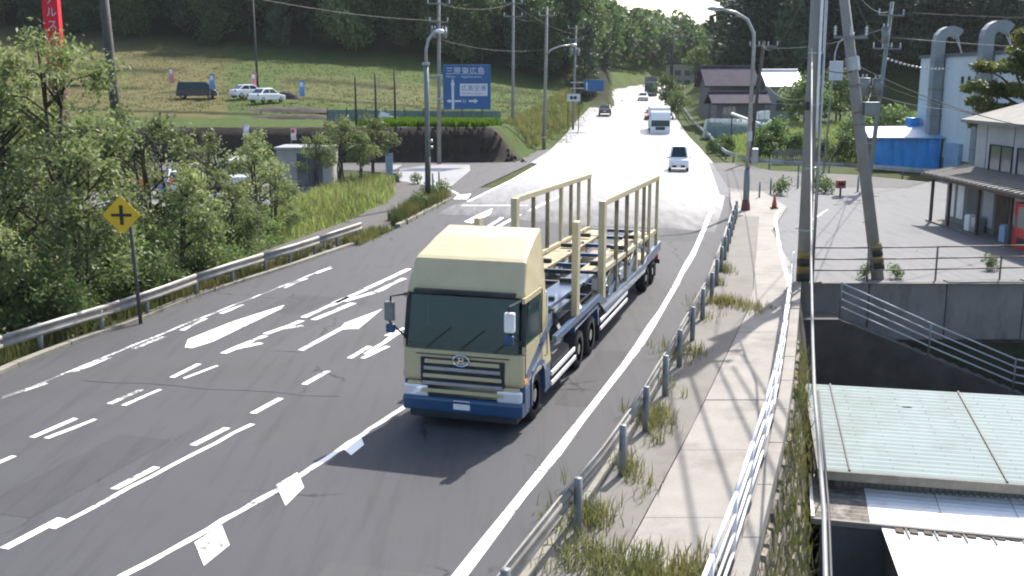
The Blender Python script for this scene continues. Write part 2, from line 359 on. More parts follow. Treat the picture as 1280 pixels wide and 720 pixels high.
def zg(X, Y):
    X = np.asarray(X, float); Y = np.asarray(Y, float)
    L = np_line(ROADL, Y); Rr = np_line(LINER, Y)
    z = zr(Y) - .07
    left = L - X
    dip = sst(.8, 4.5, left) * sst(60, 50, Y) * -1.3
    bank = 2.8 * sst(.2, 3.0, left - .6) * sst(86.6, 88.6, Y) + sst(88, 100, Y) * 0
    slope = np.maximum(0, np.minimum(Y, 190) - 92) * .048 + np.maximum(0, -X - 18) * .055 * np.clip((Y - 92) / 70, 0, 1.3)
    zl = dip + bank + slope * sst(2, 34, left) * np.where(Y > 200, 1, 1)
    right = X - Rr
    zrr = np.maximum(0, Y - 92) * .03 * sst(2.5, 10, right) * sst(300, 200, Y)
    rb = np_line(RAILB, Y)
    low = -4.0 * sst(-.75, .05, X - rb - .1) * sst(34.6, 34.0, Y)
    z = z + np.where(left > 0, zl, 0) + np.where(right > 0, zrr, 0) + low
    return z + hill(X, Y)
def zgf(x, y): return float(zg(x, y))
def road_z(x, y): return float(zr(y))

# ------------------------------------------------------------------ ground sheet
def axis(lo, hi, fine_lo, fine_hi, fine, coarse):
    a = list(np.arange(fine_lo, fine_hi + .01, fine)); s = fine; x = fine_hi
    while x < hi: s = min(s * 1.12, coarse); x += s; a.append(x)
    s = fine; x = fine_lo; b = []
    while x > lo: s = min(s * 1.12, coarse); x -= s; b.append(x)
    return np.array(b[::-1] + a)
gx = axis(-420, 480, -34, 34, .7, 14); gy = axis(-40, 900, 4, 108, .7, 12)
GX, GY = np.meshgrid(gx, gy); GZ = zg(GX, GY)
rng = np.random.default_rng(4)
GZ += rng.normal(0, .03, GZ.shape) * ((GX < np_line(ROADL, GY) - 2) | (GY > 110)) * 1.0
nx, ny = len(gx), len(gy)
idx = np.arange(nx * ny).reshape(ny, nx)
fq = np.stack([idx[:-1, :-1], idx[:-1, 1:], idx[1:, 1:], idx[1:, :-1]], -1).reshape(-1, 4)
ground = np_mesh('ground', np.stack([GX, GY, GZ], -1).reshape(-1, 3), fq, M['ground'], smooth=True)
tag(ground, 'grassy ground rising to the wooded hills', kind='structure')
colr = np.zeros((ny, nx, 4), np.float32); colr[..., 3] = 1
def setc(mask, c): colr[mask, :3] = c
setc(np.ones((ny, nx), bool), (.085, .10, .04))
LX = np_line(ROADL, GY); ratio = GX / np.maximum(GY, 1)
setc((GX < LX) & (GY > 92), (.09, .13, .04))
setc((GX < LX) & (GY > 100) & (ratio < -.27), (.155, .14, .064))
setc((GX < LX) & (GY > 118) & (GY < 150) & (ratio >= -.22) & (ratio < -.05), (.13, .14, .058))
setc((GX < LX - .4) & (GY > 85.5) & (GY < 90), (.056, .047, .043))
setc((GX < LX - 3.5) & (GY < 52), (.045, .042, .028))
setc((GX > np_line(RAILB, GY) - .2) & (GY < 34.6), (.06, .055, .045))
setc((hill(GX, GY) > .3) | (GY > 330), (.022, .026, .014))
setc((hill(GX, GY) <= .3) & (GX < LX) & (GY > 100) & (GY < 200) & (np.sin(GY * .33 + GX * .05) > .93), (.04, .05, .02))
setc((GX > np_line(LINER, GY) + 1) & (GY > 78) & (hill(GX, GY) < .3), (.085, .115, .04))
ca = ground.data.color_attributes.new('soil', 'FLOAT_COLOR', 'POINT'); ca.data.foreach_set('color', colr.ravel())

# ------------------------------------------------------------------ roads and paving
def ribbon(mb, ya, yb, fa, fb, dz, step=3.0, nx=1, th=0.0):
    ys = list(np.arange(ya, yb, step)) + [yb]; n = nx + 1; vs = []; fs = []
    for y in ys:
        a, b_ = fa(y), fb(y)
        for k in range(n): x = a + (b_ - a) * k / nx; vs.append((x, y, float(zr(y)) + dz))
    for i in range(len(ys) - 1):
        for k in range(nx): a = i * n + k; fs.append((a, a + 1, a + 1 + n, a + n))
    return mb.add(vs, fs)
lineL = lambda y: lerp_line(ROADL, y); lineR = lambda y: lerp_line(LINER, y)
guardR = lambda y: lerp_line(GUARDR, y); railB = lambda y: lerp_line(RAILB, y)
road = ribbon(MB(), -12, 66, lineL, lambda y: guardR(y) - .12 if y < 50.4 else lineR(y) + 1.0 + (y - 50) * .2, 0, 2, 2).build('road', M['asphalt'])
tag(road, 'dark grey asphalt main road with worn white lane lines', kind='structure')
wl = [P(576, 262), P(640, 262), P(760, 264), P(868, 268)]
# the older pale surfacing begins on a slanted joint across the lanes
worn = MB(); vs = []; fs = []
ys = list(np.arange(0, 1.0001, .05))
rowN = 9
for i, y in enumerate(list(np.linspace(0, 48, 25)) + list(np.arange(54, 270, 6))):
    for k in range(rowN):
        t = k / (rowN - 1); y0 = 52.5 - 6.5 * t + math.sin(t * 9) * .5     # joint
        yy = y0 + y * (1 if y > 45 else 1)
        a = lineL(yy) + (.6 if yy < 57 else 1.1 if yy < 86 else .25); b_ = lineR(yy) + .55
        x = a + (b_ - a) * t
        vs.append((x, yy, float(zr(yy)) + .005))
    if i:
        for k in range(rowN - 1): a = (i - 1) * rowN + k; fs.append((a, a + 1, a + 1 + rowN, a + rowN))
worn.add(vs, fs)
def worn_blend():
    m = M['asphalt_worn_glare'].copy(); nt = m.node_tree; p = nt.nodes['Principled BSDF']
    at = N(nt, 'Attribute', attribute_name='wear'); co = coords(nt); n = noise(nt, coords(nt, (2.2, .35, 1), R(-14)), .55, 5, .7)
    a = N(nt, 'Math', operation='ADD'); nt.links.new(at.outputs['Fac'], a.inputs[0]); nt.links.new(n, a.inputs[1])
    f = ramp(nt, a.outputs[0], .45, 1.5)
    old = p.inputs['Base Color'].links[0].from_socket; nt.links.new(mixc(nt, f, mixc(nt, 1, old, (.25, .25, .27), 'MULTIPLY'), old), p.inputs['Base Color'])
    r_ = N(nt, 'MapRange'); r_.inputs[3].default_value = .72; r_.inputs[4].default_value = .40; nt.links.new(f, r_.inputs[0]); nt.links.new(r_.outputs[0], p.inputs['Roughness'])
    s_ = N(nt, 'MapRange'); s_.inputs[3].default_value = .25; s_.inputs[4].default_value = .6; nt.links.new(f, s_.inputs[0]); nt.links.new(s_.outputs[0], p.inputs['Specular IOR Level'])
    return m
def wear_attr(o):
    me = o.data; c_ = me.color_attributes.new('wear', 'FLOAT_COLOR', 'POINT')
    for i, v_ in enumerate(me.vertices):
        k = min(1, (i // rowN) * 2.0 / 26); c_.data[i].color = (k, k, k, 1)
    return o
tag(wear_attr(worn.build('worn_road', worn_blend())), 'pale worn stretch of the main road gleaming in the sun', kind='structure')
def poly_px(name, pts, z, mat, label, th=.0):
    w = [P(*q, z)[:2] for q in pts]; mb = MB()
    if th: mb.prism(w, z - th, z)
    else: mb.add([(a, b_, z) for a, b_ in w], [tuple(range(len(w)))])
    return tag(mb.build(name, mat), label, kind='structure')
side_l = MB().add([(-6.8, 57.2, -.003), (-4.2, 57.2, -.003), (-3.2, 60, -.003), (2, 88, -.003), (4.4, 104, -.003), (2.6, 103, -.003), (-1.5, 92, -.003), (-6, 87.6, -.003), (-12, 86.2, -.003), (-60, 87, -.003), (-60, 79, -.003), (-12, 79, -.003), (-8.4, 76, -.003), (-7.4, 69, -.003)], [tuple(range(14))])
tag(side_l.build('side_road', M['asphalt_side']), 'side road joining from the left beyond the lamp post', kind='structure')
poly_px('side_road_glare', [(495, 225), (560, 236), (588, 213), (587, 206), (540, 205), (500, 211)], .004, M['asphalt_worn_glare'], 'patch of sun glare coloured onto the left side road')  # sunlit pavement laid on as a paler sheet
poly_px('side_road_glare', [(487, 206), (503, 206), (495, 211), (487, 213)], .004, M['asphalt_worn_glare'], 'second patch of sun glare coloured onto the left side road')  # smaller sheet of the same painted glare
lot = MB().add([(9.6, 34.2, .012), (34, 34.2, .012), (34, 72, .012), (30, 71, .012), (27.8, 69.6, .012), (24.4, 75.2, .012), (19.5, 78.5, .012), (18.3, 86, .012), (16.2, 86, .012), (12.4, 62, .012), (13.2, 55, .012), (11.4, 50, .012), (8.8, 38, .012)][::-1], [tuple(range(13))])
tag(lot.build('yard', M['lot']), 'pale paved yard before the shop', kind='structure')
sr = MB().add([(13.7, 65.8, .017), (16.5, 86, .017), (18.2, 86, .017), (19.2, 78.6, .017), (24.2, 75.1, .017), (27.6, 69.2, .017), (25, 65.5, .017), (18, 66.5, .017), (15.2, 63.6, .017)], [tuple(range(9))])
tag(sr.build('side_road', M['asphalt_side']), 'grey side road joining from the right', kind='structure')
tag(MB().add([(-7.4, 40, .03), (-6.9, 44, .03), (-5.5, 47, .03), (-5.9, 50, .03), (-4.9, 57, .03), (-4.6, 61, .03), (-6.4, 67, .03), (-8.2, 70.5, .03), (-7.6, 64, .03), (-7.0, 58, .03), (-7.9, 50, .03), (-9.2, 44, .03), (-10.8, 37, .03), (-11.4, 33, .03), (-10.6, 33, .03), (-8.6, 39, .03)][::-1], [tuple(range(16))]).build('footpath', M['asphalt_path']), 'grey footpath behind the left guardrail', kind='structure')
# parking area behind the left trees
tag(MB().add([(-40, 54, .02), (-13.5, 56, .02), (-10.5, 66, .02), (-12, 71, .02), (-40, 72, .02)], [(0, 1, 2, 3, 4)]).build('parking_area', M['lot']), 'pale parking area behind the roadside trees', kind='structure')
# sidewalk: asphalt strip by the guardrail, concrete slabs by the white railing
MIDW = [(-4.6, -4), (1.68, 14.0), (3.49, 19.25), (7.32, 31.0), (9.5, 40), (12.2, 51)]
midw = lambda y: lerp_line(MIDW, y)
sw = MB()
ysw = list(np.arange(-6, 52.5, 1.5)); sw.add([(guardR(y) - .12, y, .10) for y in ysw] + [(midw(y) - .006, y, .10) for y in ysw], [(i, i + len(ysw), i + 1 + len(ysw), i + 1) for i in range(len(ysw) - 1)])
sw.add([(guardR(y) - .12, y, .10) for y in ysw] + [(guardR(y) - .12, y, -.08) for y in ysw], [(i, i + 1, i + 1 + len(ysw), i + len(ysw)) for i in range(len(ysw) - 1)])
pav = tag(sw.build('sidewalk', M['concrete_grey'], fix=False), 'narrow sidewalk between the guardrail and the white railing', kind='structure')
def kerb_run(name, fx, ya, yb, w, h, parent, mat, seg=1.0, z0=-.05):
    y = ya
    while y < yb:
        y2 = min(y + seg - .015, yb); a = (fx(y), y); b_ = (fx(y2), y2)
        MB().prism([(a[0] - w / 2, a[1]), (a[0] + w / 2, a[1]), (b_[0] + w / 2, b_[1]), (b_[0] - w / 2, b_[1])], z0, h + random.uniform(-.006, .006)).build('kerb_stone', mat, parent, bevel=.015)
        y += seg
random.seed(3)
kerb_run('kerb', lambda y: guardR(y) - .2, 6, 50, .16, .12, pav, M['kerb'], 2.0)
y = 9.0
while y < 36:
    y2 = y + 3.0; e = .006
    xr = lambda q: railB(q) + .02 if q < 33.7 else 9.3 + (q - 33.7) * .28
    MB().prism([(midw(y) + e, y + e), (xr(y), y + e), (xr(y2), y2 - e), (midw(y2) + e, y2 - e)], -.1, .10 + random.uniform(-.006, .007)).build('concrete_slab', M['concrete'], pav, bevel=.01)
    y = y2
MB().prism([(midw(36) + .01, 36.05), (9.95, 36.05), (11.6, 46), (14.6, 55), (15.2, 63), (13.2, 63), (12.2, 58), (11.0, 51.2), (midw(46), 46)], -.08, .095).build('end_paving', M['concrete'], pav)

# left kerb
lk = tag(MB().box((-5.15, 47.9, .0), (.1, .1, .06)).build('kerb', M['kerb']), 'low concrete kerb along the left road edge', kind='structure')
kerb_run('kerb', lambda y: lineL(y) - .1, 8, 43.2, .22, .10, lk, M['kerb'], 2.0)
kerb_run('kerb', lambda y: lineL(y) - .1, 47.8, 59, .25, .16, lk, M['kerb'], 1.5)
# ------------------------------------------------------------------ road markings (flat paint on the road)
def strip(pts, w, z=.006, mat='paint', name='lane_line', par=None, px=True, jag=0):
    q = [Vector(P(*p_)[:2]) if px else Vector(p_) for p_ in pts]
    if jag:
        qq = []
        for a, b_ in zip(q[:-1], q[1:]):
            n = max(1, int((b_ - a).length / jag)); qq += [a.lerp(b_, i / n) for i in range(n)]
        q = qq + [q[-1]]
    vs = []; 
    for i, p_ in enumerate(q):
        t = (q[min(i + 1, len(q) - 1)] - q[max(i - 1, 0)]).normalized(); r = Vector((t.y, -t.x))
        k = w / 2 * (1 + (random.uniform(-.18, .18) if jag else 0)); j = random.uniform(-.02, .02) if jag else 0
        a = p_ + r * (k + j); b_ = p_ - r * (k - j); vs += [(a.x, a.y, float(zr(a.y)) + z), (b_.x, b_.y, float(zr(b_.y)) + z)]
    o = MB().add(vs, [(2 * i, 2 * i + 2, 2 * i + 3, 2 * i + 1) for i in range(len(q) - 1)]).build(name, M[mat], par or road)
    return o
def pp(pts, name='road_marking', z=.006, mat='paint', par=None):
    return MB().add([P(a, b_, z) for a, b_ in pts], [tuple(range(len(pts)))]).build(name, M[mat], par or road)
rl = [(lineR(y), y) for y in np.arange(2, 57, 2.0)]
strip(rl, .19, name='edge_line', px=False, jag=1.5)
strip([(lineR(y), y) for y in np.arange(57, 100, 3.0)], .16, z=.011, name='edge_line', px=False)
strip([(130, 736), (155, 720), (260, 662), (360, 605), (500, 512), (560, 471)], .13, mat='paint', name='channel_line', jag=.4)
for q in ([(243, 678), (277, 656), (287, 681), (255, 707)], [(345, 606), (372, 590), (380, 609), (357, 632)], [(429, 561), (452, 547), (455, 556), (439, 569)]): pp(q, 'road_marking', .008)
strip([(5, 686), (77, 648)], .16, name='lane_line', z=.006)
strip([(66, 661), (190, 595), (315, 530)], .11, name='lane_line', jag=.5)
for a, b_ in (((142, 612), (196, 584)), ((241, 557), (284, 535)), ((316, 517), (351, 498)), ((380, 481), (410, 464)), ((437, 448), (462, 433))): strip([a, b_], .15, name='lane_dash', z=.008)
for a, b_ in (((40, 547), (95, 523)), ((137, 505), (177, 487)), ((215, 472), (249, 455))): strip([a, b_], .14, name='lane_dash')
for a, b_ in (((58, 548), (119, 524)), ((154, 507), (201, 487)), ((230, 473), (271, 457)), ((-30, 590), (17, 570))): strip([a, b_], .11, name='lane_dash', jag=.5)
for a, b_ in (((5, 497), (58, 479)), ((92, 465), (137, 447)), ((167, 436), (205, 421)), ((227, 413), (258, 398)), ((276, 392), (304, 381)), ((355, 360), (383, 348)), ((395, 342), (414, 335))): strip([a, b_], .15, name='lane_dash', jag=.4, mat='paint_worn')
strip([(2, 499), (115, 453), (240, 402), (345, 361), (414, 333)], .08, name='edge_line', jag=.5, mat='paint_worn', z=.005)
pp([(231, 434), (235, 424), (290, 402), (356, 381), (351, 386), (266, 427), (240, 435)], 'arrow_marking')
chunk = [((279, 442), (331, 420)), ((296, 436), (327, 429)), ((332, 418), (377, 401)), ((352, 411), (378, 407)), ((379, 397), (438, 371)), ((392, 400), (442, 379)), ((418, 379), (458, 362)), ((430, 377), (470, 365)), ((458, 361), (512, 336)), ((468, 366), (505, 348)), ((520, 333), (560, 313)), ((575, 308), (612, 290)), ((620, 285), (650, 268)), ((660, 264), (700, 245))]
for a, b_ in chunk: strip([a, b_], .2, name='lane_dash', z=.007 if chunk.index((a, b_)) % 2 else .0085, jag=.6)
strip([(376, 438), (428, 410)], .17, name='arrow_marking')
pp([(424, 412), (430, 404), (478, 386), (448, 411), (438, 411)], 'arrow_marking', .008)
for a, b_ in (((453, 448), (485, 433)), ((458, 443), (500, 415)), ((483, 420), (506, 410))): strip([a, b_], .15, name='lane_dash', z=.007, jag=.4)
pp([(580, 277), (598, 268), (616, 260), (613, 268), (590, 279)], 'arrow_marking', .009)
strip([(603, 288), (628, 272)], .2, name='lane_dash', z=.009, jag=.5)
strip([(577, 257), (660, 257)], .32, name='stop_line', z=.0095)
strip([(560, 236), (573, 243)], .18, name='edge_line', z=.0095); pp([(566, 249), (572, 244), (589, 242), (584, 249)], 'road_marking', .0095)
strip([(585, 252), (640, 225), (690, 196)], .2, name='edge_line', z=.011)
strip([(976, 263), (969, 272), (972, 300), (983, 345), (986, 362)], .12, name='edge_line', z=.105, jag=1.0)
strip([(1008, 280), (1035, 262)], .1, z=.02, name='edge_line', mat='paint_worn'); 

M['patch'] = asphalt('asphalt_patch', (.055, .0555, .060), .8, .2); M['patch_light'] = asphalt('asphalt_patch_light', (.067, .067, .072), .78, .22)
for (x0, y0, w_, l_, m_) in ((-8.6, 15.5, 1.1, 3.6, 'patch'), (-3.2, 11.5, 1.5, 2.2, 'patch_light'), (-6.2, 25.5, .9, 5.0, 'patch_light'), (.9, 21, .8, 4.5, 'patch'), (2.6, 28, 1.3, 3.0, 'patch_light'), (-7.6, 30, 1.4, 2.4, 'patch'), (6.2, 44, 1.6, 3.0, 'patch'), (4.2, 50, 2.4, 2.6, 'patch_light'), (-1.5, 44, 1.5, 4, 'patch')):
    k = .29; MB().add([(x0, y0, .003), (x0 + w_, y0 - w_ * .28, .003), (x0 + w_ + l_ * k, y0 + l_ - w_ * .28, .003), (x0 + l_ * k, y0 + l_, .003)], [(0, 1, 2, 3)]).build('asphalt_patch', M[m_], road)
M['tar'] = MAT('crack_tar', (.02, .02, .022), .5, var=.2)
tr_ = random.Random(14)
for k in range(4):
    y0 = 15 + k * 9 + tr_.uniform(-1, 1); a0 = tr_.uniform(.05, .5); a1 = a0 + tr_.uniform(.15, .45); pts = []
    for i in range(9):
        f = a0 + (a1 - a0) * i / 8; pts.append((lineL(y0) + (lineR(y0) - lineL(y0)) * f, y0 - 3 * f + tr_.uniform(-.12, .12)))
    strip(pts, .018, z=.0045, mat='tar', name='crack_seal', px=False)
# ------------------------------------------------------------------ guardrails and railings
WPROF = [(0, .0), (.045, .03), (.05, .09), (.0, .13), (.0, .19), (.05, .23), (.045, .29), (0, .32), (-.012, .32), (.033, .29), (.038, .23), (-.012, .19), (-.012, .13), (.038, .09), (.033, .03), (-.012, .0)]
def guardrail(name, line, ys, label, posts, h, flip, mat, pmat, zf=lambda y: float(zr(y)), seg=None, extra=None):
    p0 = (line(ys[0]), ys[0], zf(ys[0])); g = thing(name, label, 'guardrail', p0, None)
    seg = seg or [(ys[i], ys[i + 1]) for i in range(len(ys) - 1)]
    for a, b_ in seg:
        n = 3; pts = [(line(y), y, zf(y) + h - .33) for y in np.linspace(a, b_ - .02, n)]
        MB().sweep(pts, [((1 if flip else -1) * u, v) for u, v in WPROF], True).build('rail_beam', mat, g, True)
    for y in posts:
        x = line(y) + (-.1 if flip else .1)
        MB().tube((x, y, zf(y) - .3), (x, y, zf(y) + h + (.08 if extra else -.04)), .065, n=10).build('post', pmat, g, True)
    return g
leftg = [(-16.9, 6), (-14.5, 14), (-12.08, 23.68), (-11.62, 25.3), (-10.88, 27.24), (-10.31, 29.37), (-9.77, 32.0), (-8.85, 35.3), (-8.06, 37.5), (-6.32, 43.95)]
guardrail('guardrail', lambda y: lerp_line(leftg, y) - .1, list(np.arange(7.95, 44, 4)) , 'galvanised guardrail along the left edge below the trees', [9.3, 13.3, 17.3, 21.3, 25.3, 27.3, 29.3, 32.1, 34.2, 36.2, 37.8, 39.8, 41.8, 43.7], .78, True, M['galv_old'], M['galv_dull'])
rp = [6.9, 9.2, 11.5, 14.4, 16.78, 19.02, 21.31, 23.6, 26.11, 28.5, 31.0, 33.4, 36]
guardrail('guardrail', guardR, [6, 10, 14, 18, 22, 26, 30, 34, 37.0], 'double wave guardrail between the road and the sidewalk', rp, .80, False, M['galv_old'], M['galv_dull'], lambda y: .1, extra=True)
guardrail('guardrail', guardR, [38.2, 42, 46, 50.2], 'short guardrail beyond the gap ending at the lamp post', [38.4, 40.4, 42.4, 44.4, 46.4, 48.4, 50], .80, False, M['galv'], M['pole_green'], lambda y: .1, extra=True)
farR = [(18.4, 82), (18.3, 89.2), (20.2, 105), (21.6, 115), (23.8, 140), (26.4, 163), (29.4, 195)]
guardrail('guardrail', lambda y: lerp_line(farR, y), list(np.arange(86, 190, 8.0)), 'long guardrail curving along the right side of the distant road', list(np.arange(87, 182, 4)), .8, False, M['galv'], M['galv_dull'])
# guardrail along the far side of the right-hand side road (runs across)
g = thing('guardrail', 'guardrail before the green field beyond the side road', 'guardrail', (18.6, 82, 0))
pth = [Vector(q) for q in ((18.4, 85.5, .45), (18.9, 81.5, .45), (20.5, 79.0, .45), (24.3, 76.4, .45), (28.2, 71.6, .45), (33.5, 69.5, .45))]
for a, b_ in zip(pth[:-1], pth[1:]):
    MB().sweep([a, a.lerp(b_, .995)], [(-u, v) for u, v in WPROF], True).build('rail_beam', M['galv'], g, True)
    n = max(1, int((b_ - a).length / 2.2))
    for i in range(n):
        q = a.lerp(b_, (i + .5) / n); MB().tube((q.x + .1, q.y + .1, -.2), (q.x + .1, q.y + .1, .75), .06, n=8).build('post', M['galv_dull'], g)
# white railing on the sidewalk's outer edge, on a concrete curb
wr = thing('pedestrian_railing', 'white pipe railing on the outer edge of the sidewalk', 'railing', (3.0, 13.3, .1))
ysr = [5.5, 7.5, 9.5, 11.4, 13.3, 15.3, 17.3, 19.3, 21.3, 23.3, 25.3, 27.3, 29.3, 31.3, 33.4]
for y in ysr: MB().tube((railB(y), y, .05), (railB(y), y, 1.22), .032, n=8).build('post', M['rail_white'], wr, True)
for h in (1.2, .92, .64, .36):
    for a, b_ in zip(ysr[:-1], ysr[1:]):
        MB().tube((railB(a), a + .01, h), (railB(b_), b_ - .01, h), .03 if h > 1 else .022, n=8).build('rail', M['rail_white'], wr, True)
cb = tag(MB().box((railB(6) + .18, 6, .05), (.2, .2, .1)).build('kerb', M['concrete']), 'concrete curb under the white railing', kind='structure')
kerb_run('kerb', lambda y: railB(y) + .17, 6, 33.4, .26, .24, cb, M['concrete'], 2.0, -.5)

# ------------------------------------------------------------------ stone slope below the sidewalk
sl = thing('stone_slope', 'rough stone embankment wall below the white railing', 'embankment', (railB(20) + .6, 20, -4))
random.seed(8)
yy = 6.0
mbw = MB()
for y0 in np.arange(6, 33, 3.0):
    q = [(railB(y0) + .3, y0, -.1), (railB(y0 + 3) + .3, y0 + 3, -.1), (railB(y0 + 3) + 1.0, y0 + 3, -4.1), (railB(y0) + 1.0, y0, -4.1)]
    mbw.quad(*q)
mbw.build('backing_wall', M['wall_dark'], sl)
cnt = 0
for r_ in range(8):
    y = 11.0 + random.random() * .6
    while y < 27 and cnt < 260:
        w = random.uniform(.38, .8); h = .5
        zt = -.12 - r_ * .5 + random.uniform(-.05, .05)
        def sp3(yv, zv, o): return (railB(yv) + .3 + (-.1 - zv) * .175 + o, yv, zv)
        c_ = [(y + .02 + random.uniform(0, .08), zt - h + .03), (y + w - random.uniform(.0, .08), zt - h + .02 + random.uniform(0, .07)), (y + w - .02 - random.uniform(0, .06), zt - random.uniform(0, .06)), (y + random.uniform(.02, .1), zt - random.uniform(0, .07))]
        o_ = random.uniform(.035, .085); cy_, cz_ = sum(q[0] for q in c_) / 4, sum(q[1] for q in c_) / 4
        vs = [sp3(a, b_, -.05) for a, b_ in c_] + [sp3(cy_ + (a - cy_) * .82, cz_ + (b_ - cz_) * .82, o_ + random.uniform(-.015, .015)) for a, b_ in c_]
        MB().add(vs, [(4, 5, 6, 7), (0, 1, 5, 4), (1, 2, 6, 5), (2, 3, 7, 6), (3, 0, 4, 7)]).build('stone', M['stone'], sl); y += w; cnt += 1
# ------------------------------------------------------------------ retaining wall, stair, lot fence
rw = thing('retaining_wall', 'concrete retaining wall holding up the yard', 'retaining wall', (14, 34.5, -4))
x = 9.4
while x < 27:
    MB().prism([(x + .01, 34.3), (x + 2.6, 34.3), (x + 2.6, 34.75), (x + .01, 34.75)], -1.95, .02 + max(0, (x - 12) * .012)).build('wall_panel', M['wall_conc'], rw, bevel=.02); x += 2.62
MB().prism([(9.3, 34.42), (27.3, 34.42), (27.3, 34.8), (9.3, 34.8)], -4.2, -1.96).build('lower_wall', M['wall_dark'], rw)  # darker than the concrete panels above, set slightly back
st = thing('staircase', 'concrete stair descending along the retaining wall', 'staircase', (11, 33.6, -4))
MB().add([(9.35, 33.1, -4.1), (17.6, 33.1, -4.1), (17.6, 33.1, -3.85), (10.7, 33.1, -.98), (9.35, 33.1, -.98), (9.35, 33.25, -4.1), (17.6, 33.25, -4.1), (17.6, 33.25, -3.85), (10.7, 33.25, -.98), (9.35, 33.25, -.98)], [(0, 1, 2, 3, 4), (9, 8, 7, 6, 5), (0, 5, 6, 1), (1, 6, 7, 2), (2, 7, 8, 3), (3, 8, 9, 4), (4, 9, 5, 0)]).build('side_wall', M['wall_dark'], st)
nst = 16
for i in range(nst):
    x0 = 10.75 + i * .43; z = -.98 - (i + 1) * .178
    MB().box2((x0, 33.26, z - .5), (x0 + .44, 34.29, z)).build('step', M['concrete_grey'], st)
MB().box2((9.35, 33.26, -1.3), (10.74, 34.29, -.98)).build('landing', M['concrete_grey'], st)
MB().prism([(9.3, 33.7), (10.4, 34.28), (9.4, 34.28)], -.1, .06).build('corner_slab', M['concrete_grey'], st)
hr = thing('stair_handrail', 'grey four bar handrail sloping down beside the stair', 'handrail', (10.72, 33.4, -1))
sp = [(10.72, 33.18, -.95), (13.72, 33.18, -2.28), (16.62, 33.18, -3.5), (19.2, 33.18, -4.0)]
for q in sp[:3]: MB().tube(q, (q[0], q[1], q[2] + 1.2), .035, n=8).build('post', M['galv_dull'], hr, True)
MB().tube((19.2, 33.18, -4.1), (19.2, 33.18, -2.95), .035, n=8).build('post', M['galv_dull'], hr, True)
for k in range(4):
    h = 1.17 - k * .26
    MB().path([(a, b_ - .001, c_ + h) for a, b_, c_ in sp], .026, 8).build('rail', M['rail_grey'], hr, True)
lf = thing('yard_fence', 'rusty low pipe fence on top of the retaining wall', 'fence', (14, 34.6, 0))
fp = [(9.9, 34.55), (12.0, 34.55), (14.4, 34.75), (16.7, 35.0), (19.0, 35.2), (21.3, 35.3)]
for x, y in fp: MB().tube((x, y, -.05), (x, y, 1.2), .035, n=8).build('post', M['rail_rust'], lf, True)
for h in (1.17, .78, .40):
    for a, b_ in zip(fp[:-1], fp[1:]): MB().tube((*a, h), (*b_, h), .026, n=8).build('rail', M['rail_rust'], lf, True)

# ------------------------------------------------------------------ car carrier truck (front faces -Y in its own frame)
def wheel(root, x, y, r, w, side, hub=M['chrome'], name='wheel', tyre=M['black'], z=None):
    z = r if z is None else z
    t = MB(); prof = [(-w / 2, r * .62), (-w / 2, r * .93), (-w * .36, r), (w * .36, r), (w / 2, r * .93), (w / 2, r * .62)]
    n = 20; vs = []; fs = []
    for (dx, rr) in prof:
        for k in range(n): a = 2 * math.pi * k / n; vs.append((x + dx, y + rr * math.cos(a), z + rr * math.sin(a)))
    for i in range(len(prof) - 1):
        for k in range(n): a = i * n + k; b = i * n + (k + 1) % n; fs.append((a, b, b + n, a + n))
    o = t.add(vs, fs).build(name, tyre, root, True)
    h = MB(); h.disc((x, y, z), r * .64, (1, 0, 0), w * .55, n); h.disc((x + side * w * .3, y, z), r * .28, (1, 0, 0), w * .34, 12)
    for k in range(8):
        a = 2 * math.pi * k / 8; h.disc((x + side * w * .3, y + r * .43 * math.cos(a), z + r * .43 * math.sin(a)), r * .05, (1, 0, 0), w * .12, 6)
    h.build('rim', hub, o)
    return o
tr = thing('car_carrier_truck', 'cream cab car carrier truck with empty blue and cream loading frame driving towards the camera', 'truck')
hwf = lambda y, z: 1.23 if z < 2.6 else (1.2 if z < 2.85 else (1.13 if z < 3.4 else 1.0))
MB().side([(.06, .92), (.0, 1.0), (.02, 1.58), (1.35, 1.56), (1.35, 2.64), (.20, 2.63), (.24, 2.80), (.52, 3.28), (.62, 3.33), (1.4, 3.60), (2.05, 3.74), (2.14, 3.70), (2.16, .92), (1.62, .92), (1.5, .98), (1.4, .95)], hwf).build('cab', M['tan'], tr, bevel=.05)
MB().add([(-1.1, .022, 1.62), (1.1, .022, 1.62), (1.06, .183, 2.60), (-1.06, .183, 2.60)], [(0, 1, 2, 3)])
w_ = MB(); w_.add([(-1.13, .005, 1.6), (1.13, .005, 1.6), (1.09, .173, 2.62), (-1.09, .173, 2.62), (-1.13, .1, 1.6), (1.13, .1, 1.6), (1.09, .25, 2.62), (-1.09, .25, 2.62)], [(0, 1, 2, 3), (7, 6, 5, 4), (0, 4, 5, 1), (1, 5, 6, 2), (2, 6, 7, 3), (3, 7, 4, 0)])
ws = w_.build('windshield', M['screen'], tr)
MB().box2((-1.2, .10, 1.60), (1.2, .46, 1.70)).build('dashboard', M['chassis'], tr, bevel=.04)
MB().box2((-1.18, 1.30, 1.58), (1.18, 1.345, 2.62)).build('rear_trim', M['siding_dark'], tr)
for s_ in (-.62, .62):
    st__ = MB().box2((s_ - .26, 1.0, 1.57), (s_ + .26, 1.18, 2.22)).build('seat', M['siding'], tr, bevel=.06); MB().box2((s_ - .14, 1.02, 2.24), (s_ + .14, 1.14, 2.44)).build('headrest', M['siding'], st__, bevel=.04)
MB().path([(-.62 + .22 * math.cos(a), .62 - .05 * math.sin(a), 1.80 + .2 * math.sin(a)) for a in np.linspace(0, 2 * math.pi, 21)], .018, 6, False).build('steering_wheel', M['black'], tr, True)
